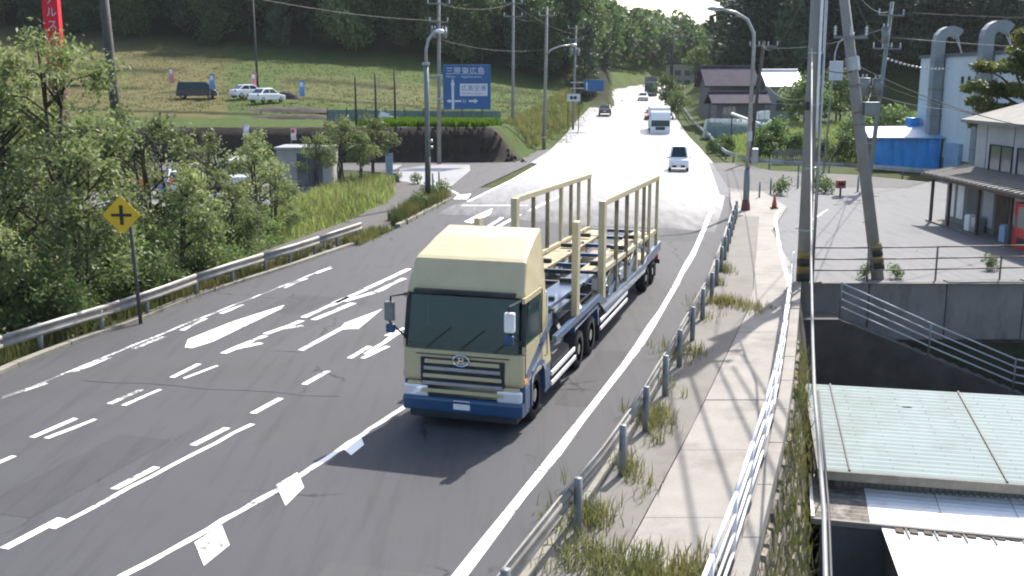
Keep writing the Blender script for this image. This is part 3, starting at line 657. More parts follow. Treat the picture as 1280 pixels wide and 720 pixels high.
for s_ in (-.75, -.05, .65): MB().beam((s_, -.01, 1.6), (s_ + .5, .07, 2.02), .03, .015).build('wiper', M['black'], ws)
MB().box2((-1.02, .10, 2.66), (1.02, .235, 2.74)).build('sun_visor_strip', M['chassis'], tr, bevel=.01)
for s_ in (-1, 1):
    sx = s_ * 1.233
    MB().add([(sx, .20, 1.72), (sx, 1.28, 1.72), (sx * .985, 1.30, 2.56), (sx * .985, .42, 2.56), (sx - s_ * .03, .20, 1.72), (sx - s_ * .03, 1.28, 1.72), (sx * .985 - s_ * .03, 1.30, 2.56), (sx * .985 - s_ * .03, .42, 2.56)], [(0, 1, 2, 3), (7, 6, 5, 4), (0, 4, 5, 1), (1, 5, 6, 2), (2, 6, 7, 3), (3, 7, 4, 0)]).build('side_window', M['screen'], tr)
    MB().beam((sx * .985 - s_ * .02, .12, 2.61), (sx * .985 - s_ * .02, 1.36, 2.61), .06, .1).build('window_frame', M['tan'], tr); MB().beam((sx - s_ * .02, .06, 1.66), (sx - s_ * .02, 1.36, 1.66), .05, .14).build('window_sill', M['tan'], tr)
    d = MB().box2((sx - s_ * .02, .14, 1.0), (sx + s_ * .006, 1.34, 1.69)).build('door', M['tan'], tr, bevel=.015)
    MB().box2((sx + s_ * .006, 1.12, 1.5), (sx + s_ * .03, 1.3, 1.55)).build('handle', M['chassis'], d)
    MB().add([(sx + s_ * .012, .3, 1.0), (sx + s_ * .012, 2.12, 1.72), (sx + s_ * .012, 2.12, 2.0), (sx + s_ * .012, .14, 1.18), (sx, .3, 1.0), (sx, 2.12, 1.72), (sx, 2.12, 2.0), (sx, .14, 1.18)], [(0, 1, 2, 3), (7, 6, 5, 4), (0, 4, 5, 1), (2, 6, 7, 3), (1, 5, 6, 2), (3, 7, 4, 0)]).build('side_stripe', M['truck_blue'], tr)
    MB().side([(.5, .45), (.5, .95), (.62, 1.12), (.9, 1.22), (1.2, 1.22), (1.48, 1.12), (1.6, .95), (1.66, .5), (1.56, .5), (1.5, .9), (1.4, 1.02), (1.15, 1.12), (.9, 1.12), (.72, 1.02), (.6, .9), (.56, .45)], .17).build('wheel_arch', M['truck_blue'], tr)
    ob = list(COL.objects)[-1]; ob.location.x = s_ * 1.09
    MB().box2((s_ * 1.0, .1, .42), (s_ * 1.24, .5, .95)).build('step_panel', M['truck_blue'], tr, bevel=.02)
    MB().box2((s_ * .98, 1.66, .36), (s_ * 1.22, 2.12, .95)).build('step_box', M['truck_blue'], tr, bevel=.02)
    MB().box2((s_ * .70, -.03, .62), (s_ * 1.2, .1, .86)).build('headlight', M['lamp_clear'], tr, bevel=.04)
    MB().box2((s_ * 1.2, .05, .98), (s_ * 1.245, .26, 1.1)).build('turn_lamp', M['amber'], tr, bevel=.01)
    ox, oy = (-.36, -.30) if s_ > 0 else (0, 0)
    mr = MB().path([(s_ * 1.16, .15, 2.62), (s_ * 1.42 + ox, -.08 + oy, 2.6), (s_ * 1.45 + ox, -.1 + oy, 2.1), (s_ * 1.18, .1, 1.75)], .022, 6).build('mirror_arm', M['chassis'], tr)
    MB().box2((s_ * 1.34 + ox, -.16 + oy, 2.12), (s_ * 1.54 + ox, -.04 + oy, 2.5)).build('mirror', M['rail_white'] if s_ > 0 else M['galv_dull'], mr, bevel=.03)
    MB().box2((s_ * 1.34 + ox, -.15 + oy, 1.88), (s_ * 1.52 + ox, -.05 + oy, 2.06)).build('mirror', M['truck_blue'], mr, bevel=.03)
MB().side([(-.04, .34), (-.06, .60), (.0, .64), (.45, .64), (.45, .34)], 1.23).build('bumper', M['truck_blue'], tr, bevel=.03)
MB().side([(.0, .2), (.0, .34), (.4, .34), (.35, .2)], 1.1).build('front_skirt', M['chassis'], tr, bevel=.02)
MB().box2((-1.14, -.012, .66), (1.14, .3, .92)).build('lower_panel', M['tan'], tr, bevel=.02)
gr = MB().box2((-.86, -.012, .66), (.86, .06, 1.42)).build('grille', M['chassis'], tr, bevel=.02)
for i, z in enumerate((.72, .87, 1.02, 1.17, 1.31)): MB().box2((-.84 + .02 * i, -.045, z), (.84 - .02 * i, .0, z + .075)).build('grille_bar', M['galv'] if i % 2 else M['tan'], gr, bevel=.012)
MB().box2((-.17, -.055, .42), (.17, -.035, .60)).build('number_plate', M['plate_white'], tr)
em = MB(); em.path([(.16 * math.cos(a), -.055, 1.40 + .11 * math.sin(a)) for a in np.linspace(0, 2 * math.pi, 19)], .018, 6, False)
em.beam((-.06, -.055, 1.33), (-.03, -.055, 1.48), .028, .02); em.beam((.06, -.055, 1.33), (.03, -.055, 1.48), .028, .02); em.beam((-.05, -.055, 1.405), (.05, -.055, 1.405), .02, .026)
em.build('emblem', M['chrome'], tr)
for s_ in (-1, 1):
    sx = s_ * 1.232
    for y_, z0_, z1_ in ((.135, 1.0, 1.69), (1.345, 1.0, 2.62)): MB().box2((sx - s_ * .01, y_ - .008, z0_), (sx + s_ * .008, y_ + .008, z1_)).build('door_gap', M['black'], tr)
    MB().beam((s_ * 1.2, .13, 1.62), (s_ * 1.165, .30, 2.62), .09, .09).build('windscreen_pillar', M['chassis'], tr)
    MB().path([(s_ * 1.25, 1.5, 1.2), (s_ * 1.3, 1.5, 1.25), (s_ * 1.3, 1.5, 2.5), (s_ * 1.24, 1.5, 2.55)], .018, 6).build('grab_rail', M['chrome'], tr, True)
    for y_ in (7.1, 16.5): MB().box2((s_ * .85, y_, .15), (s_ * 1.2, y_ + .02, .7)).build('mud_flap', M['black'], tr)
    for y_ in (8.2, 10.5, 13.1, 15.4):
        MB().path([(s_ * 1.12, y_, 1.8), (s_ * 1.0, y_ + .1, 1.35), (s_ * 1.06, y_ + .35, .95)], .022, 5).build('strap', M['chassis'] if y_ < 12 else M['orange'], tr)
MB().box2((-.95, -.004, 1.475), (.95, .03, 1.49)).build('panel_gap', M['black'], tr)
for k in range(4): MB().path([(-.3 + k * .2, 2.2, 1.6), (-.3 + k * .2, 2.5, 1.2 - .05 * k), (-.25 + k * .2, 2.9, 1.35)], .02, 5).build('air_hose', M['black'] if k % 2 else M['red'], tr)
# chassis and running gear
for s_ in (-1, 1):
    MB().box2((s_ * .42, 1.0, .62), (s_ * .50, 9.5, .90)).build('frame_rail', M['chassis'], tr)
    for y_ in (1.05, 6.3): wheel(tr, s_ * 1.02, y_, .50, .32, s_)
    for y_ in (5.0,): wheel(tr, s_ * 1.02, y_, .46, .32, s_)
    for y_ in (14.6, 15.9): wheel(tr, s_ * 1.05, y_, .42, .30, s_)
    MB().side([(2.4, .35), (2.4, .85), (4.2, .85), (4.2, .35)], .25).build('fuel_tank', M['chassis'], tr, bevel=.12); list(COL.objects)[-1].location.x = s_ * .9
    for z in (.40, .62): MB().beam((s_ * 1.2, 2.25, z), (s_ * 1.2, 4.4 if z > .5 else 4.5, z), .04, .10).build('side_guard', M['rail_white'], tr, bevel=.01)
    for z in (.45, .66): MB().beam((s_ * 1.22, 7.2, z), (s_ * 1.22, 11.0, z), .04, .09).build('side_guard', M['rail_white'], tr, bevel=.01)
    MB().side([(4.3, 1.02), (4.4, 1.12), (5.4, 1.12), (5.75, 1.16), (6.9, 1.16), (7.05, .6), (6.95, .6), (6.85, 1.08), (5.7, 1.08), (4.4, 1.06)], .17).build('mudguard', M['truck_blue'], tr); list(COL.objects)[-1].location.x = s_ * 1.05
    # blue side sill of the trailer, stepping down behind the tractor
    MB().side([(2.5, 1.22), (2.5, 1.38), (7.1, 1.38), (8.0, 1.02), (14.0, 1.02), (14.3, 1.15), (17.3, 1.25), (17.3, .95), (14.4, .86), (14.0, .72), (7.9, .72), (6.9, 1.22)], .05).build('side_sill', M['truck_blue'], tr, bevel=.01); list(COL.objects)[-1].location.x = s_ * 1.19
    # cream posts and top rails
    MB().box2((s_ * 1.24, 4.42, 1.36), (s_ * 1.10, 4.72, 3.56)).build('post', M['tan'], tr, bevel=.02)
    MB().box2((s_ * 1.24, 7.42, 1.06), (s_ * 1.08, 7.74, 3.70)).build('post', M['tan'], tr, bevel=.02)
    MB().beam((s_ * 1.17, 7.74, 3.64), (s_ * 1.17, 16.7, 3.48), .12, .16).build('top_rail', M['tan'], tr, bevel=.02)
    for y_, w2 in ((9.4, .09), (10.95, .10), (12.6, .16), (13.9, .10), (15.0, .12), (16.6, .14)):
        MB().box2((s_ * 1.22, y_ - w2 / 2, 1.02), (s_ * 1.12, y_ + w2 / 2, 3.52)).build('post', M['tan'] if w2 > .11 else M['deck'], tr)
    MB().beam((s_ * 1.15, 7.7, 1.86), (s_ * 1.15, 16.5, 1.70), .09, .14).build('mid_rail', M['tan'], tr, bevel=.01)
    # upper deck wheel tracks
    MB().add([(s_ * .45, 2.7, 1.98), (s_ * 1.05, 2.7, 1.98), (s_ * 1.05, 7.2, 1.86), (s_ * .45, 7.2, 1.86), (s_ * .45, 2.7, 1.9), (s_ * 1.05, 2.7, 1.9), (s_ * 1.05, 7.2, 1.78), (s_ * .45, 7.2, 1.78)], [(0, 1, 2, 3), (7, 6, 5, 4), (0, 4, 5, 1), (1, 5, 6, 2), (2, 6, 7, 3), (3, 7, 4, 0)]).build('deck_track', M['truck_blue'], tr)
    MB().add([(s_ * .45, 7.3, 1.80), (s_ * 1.05, 7.3, 1.80), (s_ * 1.05, 16.4, 1.68), (s_ * .45, 16.4, 1.68), (s_ * .45, 7.3, 1.73), (s_ * 1.05, 7.3, 1.73), (s_ * 1.05, 16.4, 1.61), (s_ * .45, 16.4, 1.61)], [(0, 1, 2, 3), (7, 6, 5, 4), (0, 4, 5, 1), (1, 5, 6, 2), (2, 6, 7, 3), (3, 7, 4, 0)]).build('deck_track', M['deck'], tr)
    MB().box2((s_ * .35, 7.9, .74), (s_ * 1.13, 17.2, .82)).build('deck_track', M['deck'], tr)
    for y_ in (8.6, 11.3): MB().beam((s_ * 1.16, y_, 1.0), (s_ * 1.16, y_ + 1.6, 1.72), .07, .09).build('brace', M['truck_blue'], tr)
    MB().beam((s_ * 1.16, 13.0, 1.75), (s_ * 1.16, 15.6, 1.1), .08, .12).build('brace', M['truck_blue'], tr)
    MB().box2((s_ * .8, 17.3, .5), (s_ * 1.15, 17.36, .8)).build('tail_lamp', M['red'], tr)
for y_ in (2.9, 4.5, 6.0, 7.55, 9.4, 11.2, 13.0, 14.8, 16.4): MB().box2((-1.08, y_ - .07, 1.62 if y_ > 7.6 else 1.78), (1.08, y_ + .07, 1.72 if y_ > 7.6 else 1.88)).build('cross_member', M['chassis'] if y_ < 8 else M['truck_blue'], tr)
for y_ in (8.4, 10, 11.6, 13.2, 14.8, 16.4): MB().box2((-1.14, y_ - .06, .66), (1.14, y_ + .06, .735)).build('cross_member', M['truck_blue'], tr)
MB().box2((-.5, 2.4, .95), (.5, 7.2, 1.22)).build('gooseneck', M['truck_blue'], tr, bevel=.03)
MB().box2((-.9, 2.3, .95), (-.2, 2.9, 1.75)).build('air_tank_box', M['chassis'], tr, bevel=.03)
for s_ in (-1, 1):
    for y_ in (3.3, 5.4, 8.4, 10.2, 12.0, 15.2):
        MB().beam((s_ * 1.12, y_, 1.3), (s_ * .55, y_ + 1.0, 1.75), .08, .08).build('strut', M['truck_blue'] if y_ > 5 else M['chassis'], tr)
    for y_ in (7.9, 11.4): MB().tube((s_ * .98, y_, .95), (s_ * .98, y_ + 1.7, 1.7), .07, n=10).build('hydraulic_cylinder', M['chrome'], tr, True)
    for y_ in (3.4, 5.6, 9.0, 11.8, 14.0): MB().box((s_ * .75, y_, 1.98 if y_ < 7 else 1.83), (.42, .14, .12)).build('wheel_chock', M['chassis'], tr, bevel=.02)
MB().box2((.35, 10.1, .83), (1.0, 11.6, 1.35)).build('tool_box', M['white'], tr, bevel=.04)
MB().box2((-1.2, 17.28, .45), (1.2, 17.42, .6)).build('rear_bumper', M['chassis'], tr)
tr.location = (-.963, 19.375, 0); tr.rotation_euler = (0, 0, -math.atan2(.285, .9585))

# ------------------------------------------------------------------ other vehicles
def car(name, label, cat, L, Wd, H, style, paint_, loc, rz, group=None, detail=True):
    t = thing(name, label, cat, (0, 0, 0), group); hw = Wd / 2; r = .29 if H < 1.9 else .32
    if style == 'van':
        body = [(0, .32), (-.02, .55), (.06, .86), (.35, 1.0), (L - .06, 1.0), (L, .5), (L - .03, .3)]
        cab = [(.33, .98), (.95, H - .08), (1.25, H), (L - .25, H), (L - .05, 1.0)]
    elif style == 'kei':
        body = [(0, .3), (-.02, .55), (.05, .88), (.42, .98), (L - .04, 1.0), (L, .5), (L - .03, .28)]
        cab = [(.40, .96), (.92, H - .06), (1.15, H), (L - .3, H - .02), (L - .06, 1.0)]
    else:
        body = [(0, .28), (-.02, .5), (.08, .74), (1.0, .9), (L - .7, .95), (L - .05, .9), (L, .5), (L - .05, .28)]
        cab = [(.95, .88), (1.75, H - .05), (2.0, H), (L - 1.2, H - .03), (L - .45, .93)]
    zr0 = min(p_[1] for p_ in cab)
    hwc = lambda y, z: hw - .06 - .17 * max(0, (z - zr0)) / (H - zr0)
    MB().side(body, hw).build('body', paint_, t, bevel=.06)
    MB().side(cab, hwc).build('cabin', paint_, t, bevel=.05)
    def slab(a, b_, c_, d_, n_): # thin window
        MB().add([a, b_, c_, d_], [(0, 1, 2, 3)])
        pts = [Vector(q) for q in (a, b_, c_, d_)]; nn = (pts[1] - pts[0]).cross(pts[2] - pts[0]).normalized() * .012
        MB().add([q + nn for q in pts] + [q - nn for q in pts], [(0, 1, 2, 3), (7, 6, 5, 4), (0, 4, 5, 1), (1, 5, 6, 2), (2, 6, 7, 3), (3, 7, 4, 0)]).build(n_, M['glass'], t)
    def at(f, e0, e1): return (e0[0] + (e1[0] - e0[0]) * f, e0[1] + (e1[1] - e0[1]) * f)
    a0, a1 = at(.12, cab[0], cab[1]), at(.95, cab[0], cab[1]); b0, b1 = at(.15, cab[4], cab[3]), at(.85, cab[4], cab[3])
    for (u, v), n_ in (((a0, a1), 'windshield'), ((b0, b1), 'rear_window')):
        slab((-hwc(*u) + .08, *u), (hwc(*u) - .08, *u), (hwc(*v) - .1, *v), (-hwc(*v) + .1, *v), n_)
    zl, zh = zr0 + .1, H - .14
    def ye(z, e): 
        k = (z - e[0][1]) / (e[1][1] - e[0][1]); return e[0][0] + (e[1][0] - e[0][0]) * k
    yf0, yf1 = ye(zl, cab[:2]) + .12, ye(zh, cab[:2]) + .12; yb0, yb1 = ye(zl, (cab[4], cab[3])) - .14, ye(zh, (cab[4], cab[3])) - .14
    ym = (yf1 + yb1) / 2
    for s_ in (-1, 1):
        for (p0, p1, q0, q1) in ((yf0, yf1, ym - .05, ym - .05), (ym + .05, ym + .05, yb0, yb1)):
            xa, xb = s_ * (hwc(0, zl) + .002), s_ * (hwc(0, zh) + .002)
            slab((xa, p0, zl), (xa, q0, zl), (xb, q1, zh), (xb, p1, zh), 'side_window')
        wheel(t, s_ * (hw - .08), .75, r, .19, s_, M['galv']); wheel(t, s_ * (hw - .08), L - .7, r, .19, s_, M['galv'])
        MB().box((s_ * (hw - .2), .01, .66), (.30, .1, .17)).build('headlight', M['lamp_clear'], t, bevel=.03)
        MB().box((s_ * (hw - .12), L - .01, .8), (.16, .06, .28)).build('tail_lamp', M['red'], t, bevel=.01)
        MB().box((s_ * (hw + .08), cab[0][0] + .3, 1.02), (.18, .1, .13)).build('mirror', paint_, t, bevel=.02)
    MB().box((0, -.02, .42), (Wd * .62, .06, .16)).build('grille', M['chassis'], t, bevel=.01)
    MB().box((0, -.055, .42), (.33, .015, .165)).build('number_plate', M['plate_white'], t)
    MB().box((0, L + .01, .6), (.33, .015, .165)).build('number_plate', M['plate_white'], t)
    t.location = loc; t.rotation_euler = (0, 0, rz); return t
def head(Y, line=None):
    line = line or LINER; return -math.atan2(lerp_line(line, Y + 3) - lerp_line(line, Y - 3), 6)
car('kei_van', 'small white boxy van driving alone behind the car carrier', 'van', 3.4, 1.48, 1.9, 'kei', M['white_car'], P(848, 215), head(80))
def box_truck(label, loc, rz, Wd, L, Hc, Hb, boxmat, cabm, open_top=False):
    t = thing('box_truck', label, 'truck'); hw = Wd / 2
    MB().side([(.05, .6), (0, .7), (.02, 1.35), (.16, Hc - .25), (.45, Hc), (1.9, Hc), (1.9, .6)], hw - .06).build('cab', cabm, t, bevel=.06)
    MB().add([(-hw + .14, .0, 1.3), (hw - .14, .0, 1.3), (hw - .16, .06, 2.02), (-hw + .16, .06, 2.02), (-hw + .14, .1, 1.3), (hw - .14, .1, 1.3), (hw - .16, .2, 2.02), (-hw + .16, .2, 2.02)], [(0, 1, 2, 3), (7, 6, 5, 4), (0, 4, 5, 1), (1, 5, 6, 2), (2, 6, 7, 3), (3, 7, 4, 0)]).build('windshield', M['glass'], t)
    for s_ in (-1, 1):
        MB().box2((s_ * (hw - .065), .3, 1.45), (s_ * (hw - .045), 1.2, Hc - .35)).build('side_window', M['glass'], t)
        MB().box((s_ * (hw - .32), .0, .78), (.38, .08, .2)).build('headlight', M['lamp_clear'], t, bevel=.03)
        m = MB().beam((s_ * (hw - .06), .2, Hc - .5), (s_ * (hw + .2), .0, Hc - .5), .04, .04).build('mirror_arm', M['chassis'], t)
        MB().box((s_ * (hw + .2), -.02, Hc - .75), (.18, .08, .5)).build('mirror', M['chassis'], m)
        wheel(t, s_ * (hw - .2), 1.1, .48, .3, s_, M['galv']); wheel(t, s_ * (hw - .2), L - 2.2, .48, .34, s_, M['galv'])
    MB().box2((-hw + .06, -.06, .35), (hw - .06, .3, .66)).build('bumper', M['white'], t, bevel=.03)
    MB().box2((-.55, -.02, .9), (.55, .05, 1.25)).build('grille', M['chassis'], t, bevel=.01)
    MB().box((0, -.075, .5), (.4, .015, .2)).build('number_plate', M['plate_white'], t)
    bx = MB().box2((-hw, 2.05, .95), (hw, L, Hb)).build('cargo_box', boxmat, t, bevel=.03)
    for s_ in (-1, 1):
        MB().box2((s_ * hw - .04, 2.02, Hb - .1), (s_ * hw + .04, L + .02, Hb + .03)).build('corner_rail', M['galv'], bx)
    MB().box2((-hw, 2.0, .95), (hw, 2.05, 1.05)).build('front_frame', M['chassis'], t)
    MB().box2((-.45, 1.9, .55), (.45, L - .3, .9)).build('chassis', M['chassis'], t)
    t.location = loc; t.rotation_euler = (0, 0, rz); return t
box_truck('white box truck with dark windscreen following the small van', P(825, 172), head(122), 2.45, 8.5, 3.1, 3.5, M['white'], M['white_car'])
box_truck('tall grey box truck farthest up the road by the trees', (27.0, 206, road_z(0, 206)), head(206), 2.5, 11, 2.7, 3.75, M['house_wall'], M['dark_car'])
car('passenger_car', 'white car in front of the farthest truck up the road', 'car', 4.3, 1.75, 1.5, 'sedan', M['white_car'], (23.6, 190, road_z(0, 190)), head(190))
car('passenger_car', 'dark car driving away on the left lanes uphill', 'car', 4.5, 1.78, 1.5, 'sedan', M['dark_car'], (13.9, 157, road_z(0, 157)), head(157) + math.pi)
car('passenger_car', 'red car half hidden behind the white box truck', 'car', 4.2, 1.72, 1.48, 'sedan', M['red_car'], (19.3, 146, road_z(0, 146)), head(146))

# ------------------------------------------------------------------ poles, lamps, wires
def stripes(root, x, y, r, z0, z1, lean=(0, 0)):
    n = 4; hh = (z1 - z0) / n
    for i in range(n):
        a, b_ = z0 + i * hh, z0 + (i + 1) * hh - .004
        MB().tube((x + lean[0] * a, y + lean[1] * a, a), (x + lean[0] * b_, y + lean[1] * b_, b_), r + .008, n=16).build('stripe_band', M['stripe_y'] if i % 2 else M['stripe_k'], root, True)
def insulator(root, p, h=.28, mat='ins'):
    m = MB(); x, y, z = p
    for i in range(3): m.tube((x, y, z + i * h / 3), (x, y, z + i * h / 3 + .05), .06, .04, 8)
    m.tube((x, y, z - .05), (x, y, z + h), .025, n=6); return m.build('insulator', M[mat], root)
def crossarm(root, c, ln, ang, mat='galv_dull', n=3):
    dx, dy = math.cos(ang) * ln / 2, math.sin(ang) * ln / 2
    o = MB().beam((c[0] - dx, c[1] - dy, c[2]), (c[0] + dx, c[1] + dy, c[2]), .09, .09).build('crossarm', M[mat], root)
    for k in range(n):
        t = -1 + 2 * k / (n - 1); q = (c[0] + dx * t * .95, c[1] + dy * t * .95, c[2] + .1); insulator(o, q)
def transformer(root, c, r=.27, h=.75):
    o = MB().tube((c[0], c[1], c[2] - h / 2), (c[0], c[1], c[2] + h / 2), r, n=14).build('transformer', M['galv_dull'], root, True)
    MB().tube((c[0], c[1], c[2] + h / 2), (c[0], c[1], c[2] + h / 2 + .05), r * 1.08, r * .9, 14).build('lid', M['galv_dull'], o)
    for s_ in (-.12, .12): insulator(o, (c[0] + s_, c[1], c[2] + h / 2 + .08), .18)
def pole(label, base, top, r0, r1, mat, arms=(), steps=True, name='utility_pole', cat='utility pole', group=None):
    t = thing(name, label, cat, base, group)
    MB().tube((base[0], base[1], base[2] - .3), top, r0, r1, 16).build('pole', M[mat], t, True)
    b_, tp = Vector(base), Vector(top)
    if steps:
        d = (tp - b_)
        for i in range(int(d.length / .9) - 2):
            q = b_ + d * ((i + 2.2) * .9 / d.length); rr = r0 + (r1 - r0) * (i + 2.2) * .9 / d.length
            s_ = 1 if i % 2 else -1
            MB().beam((q.x, q.y, q.z), (q.x + s_ * (rr + .14), q.y, q.z), .022, .022).build('step_bolt', M['galv_dull'], t)
    for (h, ln, ang, n) in arms:
        q = b_ + (tp - b_) * (h / (tp.z - b_.z)); crossarm(t, (q.x, q.y - .14, q.z), ln, ang, n=n)
    return t
b1 = (9.54, 33.5, 0); p1 = pole('tall upright concrete pole with striped base beside the white railing', b1, (9.45, 33.5, 13.5), .215, .16, 'pole_conc', ((10.4, 1.6, .3, 3), (11.6, 1.8, .3, 3)))
stripes(p1, 9.54, 33.5, .215, .25, 1.25)
MB().path([(9.82, 33.4, 0), (9.80, 33.4, 4), (9.72, 33.4, 13)], .05, 8).build('conduit', M['galv'], p1, True)
MB().path([(9.66, 33.28, 5), (9.62, 33.28, 6.4), (9.55, 33.28, 13)], .045, 8).build('conduit', M['rail_white'], p1, True)
for z in (1.9, 3.9, 5.9, 7.5): MB().tube((9.54, 33.5, z), (9.54, 33.5, z + .06), .235, n=16).build('band', M['galv'], p1)
MB().box((9.3, 33.28, 5.9), (.10, .16, .26)).build('junction_box', M['chassis'], p1)
b2 = (12.57, 34.95, 0); lean = (-1.44 / 9.32, 1.05 / 9.32)
p2 = pole('leaning concrete pole with striped base behind the yard fence', b2, (12.57 + lean[0] * 12.5, 34.95 + lean[1] * 12.5, 12.5), .21, .15, 'pole_conc', ((8.1, 1.2, .2, 3),))
stripes(p2, 12.57, 34.95, .21, .35, 1.25, lean)
q = Vector(b2) + Vector((lean[0], lean[1], 1)) * 7.0
MB().tube(q, q + Vector((lean[0], lean[1], 1)) * .45, .235, n=16).build('band', M['galv'], p2)
for z in (5.2, 5.6, 6.5): 
    q = Vector(b2) + Vector((lean[0], lean[1], 1)) * z; MB().tube(q, q + Vector((lean[0], lean[1], 1)) * .05, .225, n=16).build('band', M['rail_rust'], p2)
MB().box((12.57 + lean[0] * 5.9 + .42, 34.95 + lean[1] * 5.9 - .1, 5.75), (.5, .3, .45)).build('junction_box', M['galv_dull'], p2, bevel=.02)
P3 = D(1086, 214, 66)[:2] + (0,)
p3 = pole('slim steel pole with transformers behind the leaning pole', (P3[0], P3[1], 0), (P3[0] + .75, P3[1], 11.4), .15, .11, 'pole_green', ((8.6, 2.2, .4, 4), (10.6, 2.0, .4, 3)))
transformer(p3, (P3[0] + .05, P3[1] - .3, 6.3), .3, .9); transformer(p3, (P3[0] - .75, P3[1] - .3, 6.3), .36, 1.0); transformer(p3, (P3[0] + .35, P3[1] - .3, 9.4), .22, .9)
MB().beam((P3[0] - 1.2, P3[1] - .25, 5.75), (P3[0] + .3, P3[1] - .25, 5.75), .1, .12).build('bracket', M['galv_dull'], p3)
P4 = P(1029, 217)
sl4 = thing('street_lamp', 'small street lamp on a thin pole behind the upright pole', 'street lamp', P4)
MB().path([P4, (P4[0] + .35, P4[1], 8.6), (P4[0] + .55, P4[1], 9.3), (P4[0] + 1.2, P4[1], 9.9)], [.075, .06, .05, .045], 8).build('pole', M['galv'], sl4, True)
MB().ball((P4[0] + 1.3, P4[1], 9.95), .28, 6, (1.3, .7, .6)).build('lamp_head', M['lamp_clear'], sl4, True)
sbk = thing('sign_board', 'pale grey back of a square sign on the thin lamp pole', 'sign', (P4[0] + .3, P4[1], 7.3))
MB().box((P4[0] + .45, P4[1] - .14, 7.35), (.98, .06, 1.35)).build('panel', M['sign_white'], sbk, bevel=.01)
for z in (7.0, 7.7): MB().box((P4[0] + .38, P4[1] - .09, z), (.7, .05, .07)).build('bracket', M['galv_dull'], sbk)
# street lamp on the right sidewalk
LB = (12.09, 53.6, .1)
lr = thing('street_lamp', 'tall grey green street lamp arching left over the road beside the sidewalk end', 'street lamp', LB)
MB().path([LB, (12.1, 53.6, 2.2)], .16, 14).build('base_column', M['pole_green'], lr, True)
MB().path([(12.1, 53.6, 2.2), (12.15, 53.6, 8.2), (12.1, 53.55, 9.0), (11.75, 53.5, 9.65), (11.1, 53.4, 10.0), (10.35, 53.3, 10.15)], [.12, .095, .09, .08, .07, .06], 12).build('arm', M['galv'], lr, True)
MB().ball((10.1, 53.3, 10.17), .33, 6, (1.35, .6, .38)).build('lamp_head', M['galv'], lr, True)
MB().tube((12.09, 53.6, .05), (12.09, 53.6, .62), .25, .19, 12).build('base_wrap', M['cone_dull'], lr, True)
MB().box((12.42, 53.5, 2.85), (.34, .22, .85)).build('control_box', M['galv'], lr, bevel=.05)
MB().box((12.12, 53.42, 3.9), (.2, .1, .5)).build('number_label', M['sign_white'], lr)
# left street lamp
LL = (-4.63, 57.1, .03)
ll = thing('street_lamp', 'street lamp with short curved neck in the weeds before the left side road', 'street lamp', LL)
MB().path([LL, (-4.6, 57.1, 2.6)], .16, 14).build('base_column', M['pole_dark'], ll, True)
MB().path([(-4.6, 57.1, 2.6), (-4.62, 57.1, 7.6)], .135, 14).build('column', M['pole_green'], ll, True)
MB().path([(-4.62, 57.1, 7.6), (-4.6, 57.1, 8.3), (-4.45, 57.05, 8.85), (-4.15, 57, 9.2), (-3.95, 57, 9.27)], [.09, .08, .07, .065, .06], 12).build('arm', M['galv'], ll, True)
MB().ball((-3.85, 57, 9.25), .2, 6, (1.3, .7, .6)).build('lamp_head', M['lamp_clear'], ll, True)
for z in (3.1, 3.45): MB().ball((-4.38, 56.95, z), .1, 5).build('clamp', M['galv'], ll, True)
MB().box((-4.62, 57.0, 7.55), (.4, .2, .16)).build('bracket', M['galv'], ll, bevel=.02)
# big blue direction sign on its pole
SB = (-5.92, 84.9, 0)
sp_ = pole('tall grey pole beside the side road carrying the blue direction sign', SB, (-5.75, 84.9, 15.5), .17, .11, 'pole_conc', ((11.2, 1.5, .2, 3), (12.6, 1.8, .2, 3)), steps=False)
transformer(sp_, (-6.2, 84.6, 10.3), .22, .7); transformer(sp_, (-5.35, 84.6, 10.3), .22, .7)
sg = thing('direction_sign', 'large blue road direction sign with white arrows and place names', 'road sign', (-3.6, 84.5, 4.4))
sx0, sx1, sz0, sz1 = -5.5, -1.70, 4.40, 7.90; SY = 84.45
MB().box2((sx0, SY - .04, sz0), (sx1, SY + .04, sz1)).build('panel', M['sign_blue'], sg, bevel=.02)
for z in (5.2, 7.1): MB().beam((-6.1, SY + .12, z), (sx1 - .1, SY + .12, z), .1, .12).build('support_arm', M['galv'], sg)
MB().beam((-7.0, SY + .3, 6.9), (-5.9, SY + .3, 6.9), .12, .2).build('arm_stub', M['galv_dull'], sg)
def text(body, x, z, size, y, mat, parent, sx=1.0, name='lettering', rot=None, center=False, ext=.004):
    cu = bpy.data.curves.new('text', 'FONT'); cu.body = body; cu.size = size; cu.extrude = ext
    if center: cu.align_x = 'CENTER'
    o = bpy.data.objects.new('text', cu); COL.objects.link(o)
    dg = bpy.context.evaluated_depsgraph_get(); me = bpy.data.meshes.new_from_object(o.evaluated_get(dg))
    bpy.data.objects.remove(o)
    me.transform(Matrix.Diagonal((sx, 1, 1, 1)))
    mt = rot or Matrix.Rotation(math.pi / 2, 4, 'X'); me.transform(Matrix.Translation((x, y, z)) @ mt)
    off = ORG.get(parent, Vector((0, 0, 0))); me.transform(Matrix.Translation(-off))
    me.materials.clear(); me.materials.append(mat); me.name = name
    o = bpy.data.objects.new(name, me); COL.objects.link(o); o.parent = parent; ORG[o] = off; return o
fy = SY - .046
def flat(pts, name, mat, par, y=None, th=.012):
    y = fy if y is None else y; n = len(pts)
    MB().add([(a, y - th, b_) for a, b_ in pts] + [(a, y, b_) for a, b_ in pts], [tuple(range(n)), tuple(range(n, 2 * n))[::-1]] + [(i, (i + 1) % n, n + (i + 1) % n, n + i) for i in range(n)]).build(name, mat, par)
